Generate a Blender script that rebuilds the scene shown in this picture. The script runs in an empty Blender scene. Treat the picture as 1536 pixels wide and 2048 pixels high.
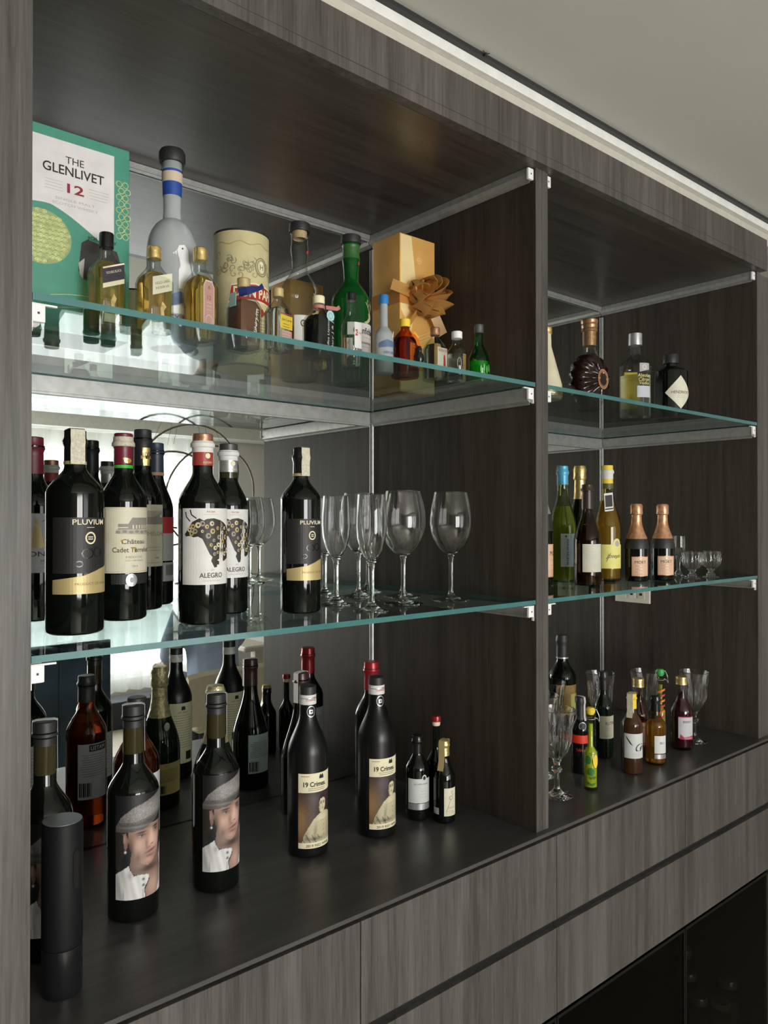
import bpy, math, random
from mathutils import Matrix, Vector
from mathutils.geometry import tessellate_polygon
random.seed(7)
PI = math.pi
sc = bpy.context.scene
COL = sc.collection

# ------------------------------------------------------------------ camera
cam_d = bpy.data.cameras.new('camera')
cam = bpy.data.objects.new('camera', cam_d); COL.objects.link(cam)
cam_d.sensor_fit = 'HORIZONTAL'; cam_d.sensor_width = 36.0
cam_d.lens = 1542.9 * 36.0 / 1536.0
cam_d.clip_start = 0.02; cam_d.clip_end = 60
CX, CY, CZ = -1.1149, -0.8764, 0.5679
_y, _p = 0.7098, 0.0067
_f = Vector((math.sin(_y)*math.cos(_p), math.cos(_y)*math.cos(_p), math.sin(_p)))
_r = Vector((math.cos(_y), -math.sin(_y), 0)); _u = _r.cross(_f)
cam.matrix_world = Matrix(((_r.x, _u.x, -_f.x, CX), (_r.y, _u.y, -_f.y, CY), (_r.z, _u.z, -_f.z, CZ), (0, 0, 0, 1)))
sc.camera = cam

# ------------------------------------------------------------------ view, world, light
sc.view_settings.view_transform = 'Standard'
sc.view_settings.look = 'None'
sc.view_settings.gamma = 1.0
sc.view_settings.use_curve_mapping = False
sc.view_settings.exposure = -0.18
cy = sc.cycles
cy.max_bounces = 14; cy.diffuse_bounces = 4; cy.glossy_bounces = 6
cy.transmission_bounces = 14; cy.transparent_max_bounces = 40
cy.sample_clamp_indirect = 3.0; cy.sample_clamp_direct = 0.0
cy.use_denoising = True
cy.blur_glossy = 0.5

w = bpy.data.worlds.new('world'); sc.world = w; w.use_nodes = True
w.node_tree.nodes['Background'].inputs[0].default_value = (1.0, 0.97, 0.92, 1)
w.node_tree.nodes['Background'].inputs[1].default_value = 0.08


def area(name, loc, rot, sx, sy, power, col):
    d = bpy.data.lights.new(name, 'AREA'); d.shape = 'RECTANGLE'; d.size = sx; d.size_y = sy
    d.energy = power; d.color = col
    o = bpy.data.objects.new(name, d); COL.objects.link(o); o.location = loc; o.rotation_euler = rot
    return o
# daylight just outside the two windows of the wall opposite the cabinet (-Y side), shining into the room (+Y)
area('daylight_window', (1.08, -4.13, 0.22), (PI/2, 0, 0), 1.55, 1.75, 52, (0.97, 0.985, 1.0))
area('daylight_far_window', (-0.80, -4.13, 0.25), (PI/2, 0, 0), 1.6, 1.7, 165, (1.0, 0.985, 0.955))

# ------------------------------------------------------------------ materials
_M = {}
def _new(n):
    m = bpy.data.materials.new(n); m.use_nodes = True
    nt = m.node_tree; return m, nt, nt.nodes, nt.links

def pbr(name, col, rough=0.5, metal=0.0, trans=0.0, ior=1.5, spec=0.5, var=0.06, vscale=40.0, coat=0.0, bump=0.0):
    """principled surface whose colour carries a faint procedural mottling"""
    if name in _M: return _M[name]
    m, nt, N, L = _new(name)
    b = N['Principled BSDF']
    b.inputs['Roughness'].default_value = rough
    b.inputs['Metallic'].default_value = metal
    b.inputs['Transmission Weight'].default_value = trans
    b.inputs['IOR'].default_value = ior
    b.inputs['Specular IOR Level'].default_value = spec
    b.inputs['Coat Weight'].default_value = coat
    tc = N.new('ShaderNodeTexCoord'); nz = N.new('ShaderNodeTexNoise')
    nz.inputs['Scale'].default_value = vscale; nz.inputs['Detail'].default_value = 3
    L.new(tc.outputs['Object'], nz.inputs['Vector'])
    r = N.new('ShaderNodeValToRGB')
    lo = tuple(c*(1-var) for c in col) + (1,); hi = tuple(min(1, c*(1+var)) for c in col) + (1,)
    r.color_ramp.elements[0].position = 0.3; r.color_ramp.elements[0].color = lo
    r.color_ramp.elements[1].position = 0.7; r.color_ramp.elements[1].color = hi
    L.new(nz.outputs['Fac'], r.inputs['Fac']); L.new(r.outputs['Color'], b.inputs['Base Color'])
    if bump:
        bp = N.new('ShaderNodeBump'); bp.inputs['Strength'].default_value = bump; bp.inputs['Distance'].default_value = 0.002
        L.new(nz.outputs['Fac'], bp.inputs['Height']); L.new(bp.outputs['Normal'], b.inputs['Normal'])
    _M[name] = m; return m

def wood(name, dark, light, grain='Z', rough=0.42, fine=1.0, spec=0.4):
    if name in _M: return _M[name]
    m, nt, N, L = _new(name); b = N['Principled BSDF']
    tc = N.new('ShaderNodeTexCoord'); mp = N.new('ShaderNodeMapping')
    s = {'Z': (1, 1, 0.035), 'X': (0.035, 1, 1), 'Y': (1, 0.035, 1)}[grain]
    mp.inputs['Scale'].default_value = s
    L.new(tc.outputs['Object'], mp.inputs['Vector'])
    n1 = N.new('ShaderNodeTexNoise'); n1.inputs['Scale'].default_value = 55*fine; n1.inputs['Detail'].default_value = 5; n1.inputs['Distortion'].default_value = 0.6
    n2 = N.new('ShaderNodeTexNoise'); n2.inputs['Scale'].default_value = 420*fine; n2.inputs['Detail'].default_value = 3
    n3 = N.new('ShaderNodeTexNoise'); n3.inputs['Scale'].default_value = 9*fine; n3.inputs['Detail'].default_value = 2
    for n in (n1, n2, n3): L.new(mp.outputs['Vector'], n.inputs['Vector'])
    a = N.new('ShaderNodeMath'); a.operation = 'MULTIPLY_ADD'; a.inputs[1].default_value = 0.45
    L.new(n1.outputs['Fac'], a.inputs[0])
    m2 = N.new('ShaderNodeMath'); m2.operation = 'MULTIPLY'; m2.inputs[1].default_value = 0.35; L.new(n2.outputs['Fac'], m2.inputs[0])
    L.new(m2.outputs[0], a.inputs[2])
    a2 = N.new('ShaderNodeMath'); a2.operation = 'MULTIPLY_ADD'; a2.inputs[1].default_value = 0.3
    L.new(n3.outputs['Fac'], a2.inputs[0]); L.new(a.outputs[0], a2.inputs[2])
    r = N.new('ShaderNodeValToRGB'); r.color_ramp.elements[0].position = 0.42; r.color_ramp.elements[0].color = dark + (1,)
    r.color_ramp.elements[1].position = 0.68; r.color_ramp.elements[1].color = light + (1,)
    L.new(a2.outputs[0], r.inputs['Fac']); L.new(r.outputs['Color'], b.inputs['Base Color'])
    b.inputs['Roughness'].default_value = rough; b.inputs['Specular IOR Level'].default_value = spec
    bp = N.new('ShaderNodeBump'); bp.inputs['Strength'].default_value = 0.12; bp.inputs['Distance'].default_value = 0.001
    L.new(a.outputs[0], bp.inputs['Height']); L.new(bp.outputs['Normal'], b.inputs['Normal'])
    _M[name] = m; return m

def thin_glass(name, tint=(0.96, 0.98, 0.97), edge=(0.6, 0.65, 0.62), rough=0.0, gloss=1.0):
    """clear sheet or bottle wall: light passes, fresnel reflection, darker where the wall is seen edge-on"""
    if name in _M: return _M[name]
    m, nt, N, L = _new(name); N.remove(N['Principled BSDF']); out = N['Material Output']
    g = N.new('ShaderNodeNewGeometry')
    io = N.new('ShaderNodeMix'); io.data_type = 'FLOAT'
    io.inputs[2].default_value = 1.5; io.inputs[3].default_value = 1/1.5
    L.new(g.outputs['Backfacing'], io.inputs[0])
    fr = N.new('ShaderNodeFresnel'); L.new(io.outputs[0], fr.inputs['IOR'])
    lw = N.new('ShaderNodeLayerWeight'); lw.inputs['Blend'].default_value = 0.25
    mx = N.new('ShaderNodeMix'); mx.data_type = 'RGBA'
    mx.inputs[6].default_value = tint + (1,); mx.inputs[7].default_value = edge + (1,)
    L.new(lw.outputs['Facing'], mx.inputs[0])
    t = N.new('ShaderNodeBsdfTransparent'); L.new(mx.outputs[2], t.inputs['Color'])
    gl = N.new('ShaderNodeBsdfGlossy'); gl.inputs['Roughness'].default_value = rough
    nz = N.new('ShaderNodeTexNoise'); nz.inputs['Scale'].default_value = 25
    mg = N.new('ShaderNodeMath'); mg.operation = 'MULTIPLY'; mg.inputs[1].default_value = gloss
    L.new(fr.outputs[0], mg.inputs[0])
    ms = N.new('ShaderNodeMixShader'); L.new(mg.outputs[0], ms.inputs[0]); L.new(t.outputs[0], ms.inputs[1]); L.new(gl.outputs[0], ms.inputs[2])
    L.new(ms.outputs[0], out.inputs['Surface'])
    _M[name] = m; return m

def real_glass(name, col=(1, 1, 1), rough=0.0, ior=1.48):
    if name in _M: return _M[name]
    m, nt, N, L = _new(name); N.remove(N['Principled BSDF']); out = N['Material Output']
    g = N.new('ShaderNodeBsdfGlass'); g.inputs['Color'].default_value = col + (1,); g.inputs['Roughness'].default_value = rough; g.inputs['IOR'].default_value = ior
    L.new(g.outputs[0], out.inputs['Surface']); _M[name] = m; return m

def mirror_mat():
    m, nt, N, L = _new('mirror'); b = N['Principled BSDF']
    b.inputs['Metallic'].default_value = 1.0; b.inputs['Base Color'].default_value = (0.80, 0.83, 0.81, 1)
    tc = N.new('ShaderNodeTexCoord'); mp = N.new('ShaderNodeMapping'); mp.inputs['Rotation'].default_value = (0, 0.5, 0); mp.inputs['Scale'].default_value = (2, 2, 14)
    L.new(tc.outputs['Object'], mp.inputs['Vector'])
    nz = N.new('ShaderNodeTexNoise'); nz.inputs['Scale'].default_value = 3; nz.inputs['Detail'].default_value = 5; L.new(mp.outputs['Vector'], nz.inputs['Vector'])
    r = N.new('ShaderNodeMapRange'); r.inputs[1].default_value = 0.5; r.inputs[2].default_value = 0.8; r.inputs[3].default_value = 0.0; r.inputs[4].default_value = 0.035
    L.new(nz.outputs['Fac'], r.inputs[0]); L.new(r.outputs[0], b.inputs['Roughness'])
    return m

def curtain_mat():
    m, nt, N, L = _new('sheer_curtain'); N.remove(N['Principled BSDF']); out = N['Material Output']
    t = N.new('ShaderNodeBsdfTransparent'); t.inputs['Color'].default_value = (1, 1, 1, 1)
    d = N.new('ShaderNodeBsdfDiffuse'); d.inputs['Color'].default_value = (0.85, 0.86, 0.84, 1)
    tr = N.new('ShaderNodeBsdfTranslucent'); tr.inputs['Color'].default_value = (0.93, 0.95, 0.93, 1)
    a = N.new('ShaderNodeMixShader'); a.inputs[0].default_value = 0.6; L.new(d.outputs[0], a.inputs[1]); L.new(tr.outputs[0], a.inputs[2])
    wv = N.new('ShaderNodeTexWave'); wv.inputs['Scale'].default_value = 3.0; wv.inputs['Distortion'].default_value = 0.3
    mr = N.new('ShaderNodeMapRange'); mr.inputs[3].default_value = 0.55; mr.inputs[4].default_value = 0.75
    L.new(wv.outputs['Fac'], mr.inputs[0])
    b = N.new('ShaderNodeMixShader'); L.new(mr.outputs[0], b.inputs[0]); L.new(t.outputs[0], b.inputs[1]); L.new(a.outputs[0], b.inputs[2])
    L.new(b.outputs[0], out.inputs['Surface']); return m

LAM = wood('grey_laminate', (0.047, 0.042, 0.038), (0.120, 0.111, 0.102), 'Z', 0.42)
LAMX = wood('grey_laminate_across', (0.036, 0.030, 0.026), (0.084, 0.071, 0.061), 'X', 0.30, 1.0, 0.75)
LAM_SHADED = wood('shaded_laminate', (0.030, 0.024, 0.019), (0.070, 0.057, 0.045), 'Z', 0.5, 1.0, 0.25)  # same grey laminate, colour darkened for the shade inside the bays
TOPM = wood('counter_surface', (0.042, 0.040, 0.040), (0.078, 0.074, 0.073), 'X', 0.34, 0.6, 0.5)
BLACKW = pbr('shadow_gap_black', (0.015, 0.014, 0.013), 0.6)
MIR = mirror_mat()
ALU = pbr('aluminium_profile', (0.40, 0.40, 0.385), 0.42, 0.55, var=0.12, vscale=70)
WPL = pbr('white_plastic', (0.85, 0.85, 0.84), 0.4)
SHELFG = thin_glass('shelf_glass', (0.90, 0.95, 0.93), (0.80, 0.90, 0.87))
EDGEG = pbr('glass_edge_teal', (0.06, 0.175, 0.175), 0.15, var=0.15, vscale=12, coat=0.3)
CLEARG = thin_glass('clear_bottle_glass', (0.96, 0.98, 0.97), (0.42, 0.45, 0.43))
CRYS = real_glass('crystal_glass')
DARKG = pbr('dark_wine_glass', (0.004, 0.005, 0.004), 0.05, coat=0.0)
DARKG2 = pbr('dark_green_wine_glass', (0.006, 0.014, 0.006), 0.05)
MATTE = pbr('matte_black_glass', (0.006, 0.006, 0.0065), 0.34, spec=0.4)
OLIVE = pbr('cork_seen_through_glass', (0.038, 0.033, 0.013), 0.10)
BLK = pbr('black_gloss', (0.010, 0.010, 0.011), 0.22)
BLKM = pbr('black_soft', (0.022, 0.022, 0.023), 0.5)
INK = pbr('black_ink', (0.015, 0.014, 0.013), 0.6)
PAPER = pbr('cream_label', (0.72, 0.68, 0.52), 0.6)
WHITEP = pbr('white_label', (0.72, 0.71, 0.68), 0.6)
GREYP = pbr('grey_label', (0.42, 0.42, 0.43), 0.6)
GOLD = pbr('gold_foil', (0.80, 0.60, 0.24), 0.3, 0.8, var=0.2, bump=0.4, vscale=150)
GOLDM = pbr('matte_gold_print', (0.55, 0.43, 0.20), 0.45, 0.3)
SILV = pbr('silver_print', (0.65, 0.65, 0.66), 0.3, 0.7, var=0.2)
RED = pbr('red_print', (0.45, 0.03, 0.03), 0.5)
MAROON = pbr('maroon_capsule', (0.16, 0.015, 0.03), 0.35)
REDCAP = pbr('red_screwcap', (0.32, 0.02, 0.025), 0.3, 0.3)
GRN = pbr('green_print', (0.06, 0.45, 0.05), 0.5)
COPPER = pbr('copper_foil', (0.50, 0.25, 0.16), 0.35, 0.7, var=0.2, bump=0.3, vscale=150)
CREAM = pbr('old_paper', (0.80, 0.73, 0.50), 0.6)
TAN = pbr('sepia_tan', (0.42, 0.27, 0.14), 0.6, var=0.35, vscale=60)
SKIN = pbr('printed_skin', (0.42, 0.25, 0.19), 0.5)
SKIN2 = pbr('printed_skin_shade', (0.20, 0.11, 0.085), 0.5)
FELT = pbr('printed_grey_felt', (0.20, 0.185, 0.175), 0.6, var=0.5, vscale=900)
FELT2 = pbr('printed_dark_felt', (0.09, 0.085, 0.085), 0.6)
STAMP = pbr('tax_stamp_paper', (0.58, 0.54, 0.42), 0.6, var=0.2, vscale=300)
AMBER = pbr('whisky_liquid', (1.0, 0.62, 0.14), 0.01, 0, 0.93, 1.34)
AMBER2 = real_glass('dark_rum_liquid', (0.75, 0.22, 0.03), 0, 1.33)
REDAMB = pbr('red_brown_liquid', (0.38, 0.11, 0.035), 0.02, 0, 0.85, 1.34)
WATER = real_glass('clear_spirit', (0.98, 0.99, 0.98), 0, 1.33)
YGRN = pbr('white_wine_green_bottle', (0.42, 0.46, 0.07), 0.08, 0, 0.55, 1.36)
GOLDW = pbr('golden_wine', (0.72, 0.52, 0.16), 0.04, 0, 0.75, 1.36)
EMER = pbr('emerald_bottle', (0.03, 0.50, 0.05), 0.08, 0, 0.45, 1.36)
BERRY = pbr('dark_berry_juice', (0.035, 0.006, 0.010), 0.06)
BROWNW = pbr('brown_bottle_wine', (0.05, 0.022, 0.010), 0.05)
FROST = pbr('frosted_glass', (0.50, 0.53, 0.54), 0.35, 0, 0.30, 1.3, 0.4)
DGREEN = pbr('deep_green_bottle', (0.005, 0.10, 0.018), 0.05, 0, 0.35, 1.4)
BLUE = pbr('blue_print', (0.02, 0.07, 0.32), 0.45)
SKYB = pbr('light_blue_foil', (0.10, 0.42, 0.62), 0.35, 0.2)
BLUECAP = pbr('blue_cap', (0.03, 0.20, 0.50), 0.4)
YEL = pbr('yellow_print', (0.85, 0.62, 0.05), 0.55)
LYEL = pbr('pale_yellow_label', (0.78, 0.72, 0.22), 0.55)
TEALB = pbr('box_teal_green', (0.06, 0.27, 0.19), 0.5)
TEALL = pbr('box_light_teal', (0.10, 0.36, 0.27), 0.5)
BOXW = pbr('box_white', (0.68, 0.66, 0.65), 0.55)
LEAF = pbr('embossed_leaf_gold', (0.55, 0.58, 0.24), 0.45, 0.2, var=0.3, vscale=120)
BROWNP = pbr('brown_chocolate_liqueur', (0.14, 0.065, 0.035), 0.25)
PINK = pbr('pink_label', (0.62, 0.34, 0.30), 0.5)
PEACH = pbr('peach_foil', (0.68, 0.36, 0.20), 0.32, 0.55, var=0.2, bump=0.4, vscale=130)
PEACHL = pbr('peach_label', (0.75, 0.48, 0.33), 0.5)
CORK = pbr('cork', (0.50, 0.36, 0.20), 0.8, var=0.2, vscale=200)
CYAN = pbr('pale_cyan_sticker', (0.42, 0.65, 0.66), 0.5)
ORANGE = pbr('orange_red_seal', (0.75, 0.16, 0.02), 0.35)

# ------------------------------------------------------------------ mesh builder
class MB:
    def __init__(self):
        self.v = []; self.f = []; self.m = []; self.mats = []
    def mi(self, mat):
        if mat not in self.mats: self.mats.append(mat)
        return self.mats.index(mat)
    def face(self, idx, mat):
        self.f.append(idx); self.m.append(self.mi(mat))
    def box(self, x0, x1, y0, y1, z0, z1, mat, bev=0.0):
        if bev <= 0:
            b = len(self.v)
            self.v += [(x0,y0,z0),(x1,y0,z0),(x1,y1,z0),(x0,y1,z0),(x0,y0,z1),(x1,y0,z1),(x1,y1,z1),(x0,y1,z1)]
            for q in ((0,3,2,1),(4,5,6,7),(0,1,5,4),(1,2,6,5),(2,3,7,6),(3,0,4,7)): self.face([b+i for i in q], mat)
        else:
            # rounded-corner prism (plan view) with chamfered rims
            def ring(i, z):
                e = bev; pts = []
                for cx, cy, a0 in ((x1-e,y1-e,0),(x0+e,y1-e,90),(x0+e,y0+e,180),(x1-e,y0+e,270)):
                    for k in range(4):
                        a = math.radians(a0+30*k); rr = e-i
                        pts.append((cx+rr*math.cos(a), cy+rr*math.sin(a), z))
                return pts
            c = min(bev*0.5, (z1-z0)/4)
            rings = [ring(c, z0), ring(0, z0+c), ring(0, z1-c), ring(c, z1)]
            b = len(self.v)
            for rg in rings: self.v += rg
            n = 16
            for k in range(3):
                for i in range(n):
                    j = (i+1) % n
                    self.face([b+k*n+i, b+k*n+j, b+(k+1)*n+j, b+(k+1)*n+i], mat)
            self.face([b+i for i in range(n)][::-1], mat); self.face([b+3*n+i for i in range(n)], mat)
        return self
    def lathe(self, prof, mat, seg=40, cx=0, cy=0, flute=None, sq=None):
        """prof: list of (radius, z[, material]); flute=(n, depth, z0, z1); sq = squareness exponent for square bottles"""
        b = len(self.v); rows = []
        for p in prof:
            r, z = p[0], p[1]
            if r < 1e-6:
                rows.append([len(self.v)]); self.v.append((cx, cy, z))
            else:
                row = []
                for i in range(seg):
                    a = 2*PI*i/seg; rr = r
                    if flute and flute[2] <= z <= flute[3]: rr = r*(1-flute[1]*(0.5-0.5*math.cos(flute[0]*a)))
                    if sq and len(p) > 3 and p[3] > 0:
                        c, s = abs(math.cos(a)), abs(math.sin(a)); e = 2+p[3]*5
                        rr = r/((c**e+s**e)**(1/e))
                    row.append(len(self.v)); self.v.append((cx+rr*math.sin(a), cy-rr*math.cos(a), z))
                rows.append(row)
        for k in range(len(rows)-1):
            A, B = rows[k], rows[k+1]; mt = prof[k][2] if len(prof[k]) > 2 and prof[k][2] else mat
            if len(A) == 1 and len(B) == 1: continue
            for i in range(seg):
                j = (i+1) % seg
                if len(A) == 1: self.face([A[0], B[j], B[i]], mt)
                elif len(B) == 1: self.face([A[i], A[j], B[0]], mt)
                else: self.face([A[i], A[j], B[j], B[i]], mt)
        return self
    def tube(self, pts, r, mat, seg=8, cap=True):
        pts = [Vector(p) for p in pts]; b0 = None; prev = None
        for k, p in enumerate(pts):
            d = (pts[min(k+1, len(pts)-1)]-pts[max(k-1, 0)]).normalized()
            a = d.cross(Vector((0, 0, 1)))
            if a.length < 1e-4: a = d.cross(Vector((1, 0, 0)))
            a.normalize(); c = d.cross(a)
            rr = r[k] if isinstance(r, (list, tuple)) else r
            row = []
            for i in range(seg):
                t = 2*PI*i/seg; row.append(len(self.v)); self.v.append(tuple(p+a*rr*math.cos(t)+c*rr*math.sin(t)))
            if prev:
                for i in range(seg):
                    j = (i+1) % seg; self.face([prev[i], prev[j], row[j], row[i]], mat)
            elif cap: self.face(row[::-1], mat)
            prev = row
        if cap: self.face(prev, mat)
        return self
    def ribbon(self, pts, width, mat, up=(0, 0, 1), thick=0.0006):
        pts = [Vector(p) for p in pts]; rows = []
        for k, p in enumerate(pts):
            d = (pts[min(k+1, len(pts)-1)]-pts[max(k-1, 0)]).normalized()
            s = Vector(up) - d*d.dot(Vector(up)); s.normalize(); n = d.cross(s)
            wd = width[k] if isinstance(width, (list, tuple)) else width
            q = []
            for a, c in ((-.5, -.5), (.5, -.5), (.5, .5), (-.5, .5)):
                q.append(len(self.v)); self.v.append(tuple(p+s*wd*a+n*thick*c))
            rows.append(q)
        for A, B in zip(rows, rows[1:]):
            for i in range(4):
                j = (i+1) % 4; self.face([A[i], A[j], B[j], B[i]], mat)
        self.face(rows[0][::-1], mat); self.face(rows[-1], mat)
        return self
    def build(self, name, parent=None, loc=None, rotz=0, smooth=35):
        me = bpy.data.meshes.new(name); me.from_pydata(self.v, [], self.f)
        for m in self.mats: me.materials.append(m)
        me.polygons.foreach_set('material_index', self.m)
        if smooth:
            me.polygons.foreach_set('use_smooth', [True]*len(self.f))
            me.set_sharp_from_angle(angle=math.radians(smooth))
        me.update()
        o = bpy.data.objects.new(name, me); COL.objects.link(o)
        if parent: o.parent = parent
        if loc: o.location = loc
        if rotz: o.rotation_euler.z = rotz
        return o

def tag(o, label=None, cat=None, group=None, kind=None):
    if label: o['label'] = label
    if cat: o['category'] = cat
    if group: o['group'] = group
    if kind: o['kind'] = kind
    return o
def thing(name, label, cat, loc=(0, 0, 0), rotz=0, group=None):
    o = bpy.data.objects.new(name, None); COL.objects.link(o); o.location = loc; o.rotation_euler.z = rotz
    o.empty_display_size = 0.02
    return tag(o, label, cat, group)
def copy_tree(o, parent=None):
    c = o.copy(); COL.objects.link(c)
    if parent: c.parent = parent
    for ch in list(o.children): copy_tree(ch, c)
    return c

# text outline cache -> triangles in 2D
_TX = {}
def text_tris(s, bold=0.0):
    k = (s, bold)
    if k in _TX: return _TX[k]
    cu = bpy.data.curves.new('t', 'FONT'); cu.body = s; cu.size = 1.0; cu.resolution_u = 3; cu.offset = bold
    cu.align_x = 'CENTER'; cu.align_y = 'CENTER'
    ob = bpy.data.objects.new('t', cu); me = ob.to_mesh()
    me.calc_loop_triangles()
    vs = [(v.co.x, v.co.y) for v in me.vertices]; ts = [tuple(t.vertices) for t in me.loop_triangles]
    ob.to_mesh_clear(); bpy.data.objects.remove(ob); bpy.data.curves.remove(cu)
    if vs:
        xs = [v[0] for v in vs]; ys = [v[1] for v in vs]; mx = (min(xs)+max(xs))/2; my = (min(ys)+max(ys))/2
        W = max(xs)-min(xs); H = max(ys)-min(ys); vs = [(x-mx, y-my) for x, y in vs]
    else: W = H = 1
    _TX[k] = (vs, ts, W, H); return _TX[k]

class Print:
    """flat artwork laid on a label: s = distance along the surface, t = height. map(s,t,d) gives the point d above it"""
    def __init__(self, mapf, step=0.004):
        self.mb = MB(); self.map = mapf; self.step = step; self.k = 0
    def _layer(self, L): return 0.00018*(L+1)
    def poly(self, pts, mat, L=1):
        smin = min(p[0] for p in pts); smax = max(p[0] for p in pts)
        n = max(1, int(math.ceil((smax-smin)/self.step)))
        d = self._layer(L)
        for i in range(n):
            a = smin+(smax-smin)*i/n; b = smin+(smax-smin)*(i+1)/n
            q = self._clip(self._clip(pts, a, 1), b, -1)
            if len(q) < 3: continue
            tri = tessellate_polygon([[Vector((x, y, 0)) for x, y in q]])
            base = len(self.mb.v)
            self.mb.v += [tuple(self.map(x, y, d)) for x, y in q]
            for t in tri:
                (x0, y0), (x1, y1), (x2, y2) = q[t[0]], q[t[1]], q[t[2]]
                ar = (x1-x0)*(y2-y0)-(x2-x0)*(y1-y0)
                if abs(ar) < 1e-13: continue
                t = t if ar > 0 else t[::-1]
                self.mb.face([base+i for i in t], mat)
        return self
    def _clip(self, pts, a, sg):
        out = []
        for i in range(len(pts)):
            p, q = pts[i-1], pts[i]
            ip = sg*(p[0]-a) >= -1e-12; iq = sg*(q[0]-a) >= -1e-12
            if ip != iq:
                t = (a-p[0])/(q[0]-p[0]); out.append((a, p[1]+t*(q[1]-p[1])))
            if iq: out.append(q)
        return out
    def rect(self, s0, s1, t0, t1, mat, L=0):
        return self.poly([(s0, t0), (s1, t0), (s1, t1), (s0, t1)], mat, L)
    def ell(self, s, t, a, b, mat, L=1, n=20):
        return self.poly([(s+a*math.cos(2*PI*i/n), t+b*math.sin(2*PI*i/n)) for i in range(n)], mat, L)
    def ring(self, s, t, a, b, wd, mat, L=1, n=24):
        for i in range(n):
            u, v = 2*PI*i/n, 2*PI*(i+1)/n
            self.poly([(s+a*math.cos(u), t+b*math.sin(u)), (s+a*math.cos(v), t+b*math.sin(v)), (s+(a-wd)*math.cos(v), t+(b-wd)*math.sin(v)), (s+(a-wd)*math.cos(u), t+(b-wd)*math.sin(u))], mat, L)
        return self
    def line(self, pts, wd, mat, L=1):
        for (x0, y0), (x1, y1) in zip(pts, pts[1:]):
            dx, dy = x1-x0, y1-y0; l = math.hypot(dx, dy) or 1; nx, ny = -dy/l*wd/2, dx/l*wd/2
            self.poly([(x0+nx, y0+ny), (x0-nx, y0-ny), (x1-nx, y1-ny), (x1+nx, y1+ny)], mat, L)
        return self
    def text(self, s, cs, ct, height, mat, L=2, width=None, bold=0.0, rot=0.0, slant=0.0):
        vs, ts, W, H = text_tris(s, bold)
        k = height/max(H, 1e-6); kx = (width/W) if width else k
        d = self._layer(L); base = len(self.mb.v); c, sn = math.cos(rot), math.sin(rot)
        for x, y in vs:
            x, y = x*kx+slant*y*k, y*k
            self.mb.v.append(tuple(self.map(cs+x*c-y*sn, ct+x*sn+y*c, d)))
        for t in ts: self.mb.face([base+i for i in t], mat)
        return self
    def lines(self, s, t0, t1, n, wd, mat, L=2, hh=0.0006):
        for i in range(n):
            t = t0+(t1-t0)*i/max(1, n-1); ww = wd*(0.75+0.25*random.random())
            self.rect(s-ww/2, s+ww/2, t-hh/2, t+hh/2, mat, L)
        return self
    def build(self, name, parent): return self.mb.build(name, parent, smooth=35)

def cylmap(r):
    def f(s, t, d):
        a = s/r; return ((r+d)*math.sin(a), -(r+d)*math.cos(a), t)
    return f
def facemap(y, x0=0.0):
    return lambda s, t, d: (x0+s, y-d, t)

# ------------------------------------------------------------------ bottle bodies
def prof_bottle(r, h, fb, fs, rn, q=0.8, heel=0.006, lip=True, n=14, punt=True):
    p = [(0, 0.0), (r*0.86, 0.0), (r*0.97, heel*0.4), (r, heel)]
    zb, zs = fb*h, fs*h
    p.append((r, zb*0.5)); p.append((r, zb))
    for i in range(1, n+1):
        t = i/n; c = (0.5+0.5*math.cos(PI*t))**q
        p.append((rn+(r-rn)*c, zb+(zs-zb)*t))
    p.append((rn*0.96, h*0.93))
    if lip: p += [(rn*1.12, h*0.935), (rn*1.12, h*0.955), (rn*0.98, h*0.96)]
    p += [(rn*0.96, h*0.995), (rn*0.85, h), (0, h)]
    return p
def radius_at(prof, z):
    for a, b in zip(prof, prof[1:]):
        if a[1] <= z <= b[1] and b[1] > a[1]:
            return a[0]+(b[0]-a[0])*(z-a[1])/(b[1]-a[1])
    return prof[-2][0]
def sleeve(prof, z0, z1, mat, off=0.0005, top=False, seg=32, ridges=0, n=10):
    """capsule / band that follows the bottle outline between two heights"""
    mb = MB(); q = []
    zs = [z0+(z1-z0)*i/n for i in range(n+1)]
    q.append((max(radius_at(prof, z0)-0.0006, 1e-4), z0))
    for i, z in enumerate(zs):
        r = radius_at(prof, min(z, prof[-1][1]*0.985))+off
        q.append((r, z))
    if ridges:
        rr = q[-1][0]
        for k in range(ridges):
            zz = z1-0.002-0.0035*k
    if top: q.append((q[-1][0]*0.9, z1+0.0012)); q.append((0, z1+0.0013))
    else: q.append((max(radius_at(prof, z1)-0.0006, 1e-4), z1))
    return mb.lathe(q, mat, seg)
def cap_cyl(r, z0, z1, mat, rid=0, seg=32):
    q = [(0, z0), (r, z0)]
    if rid:
        n = rid*2
        for i in range(n+1):
            q.append((r*(1.0 if i % 2 else 0.955), z0+(z1-z0)*(0.08+0.84*i/n)))
    q += [(r, z1-0.0012), (r*0.92, z1), (0, z1)]
    return MB().lathe(q, mat, seg)
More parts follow.
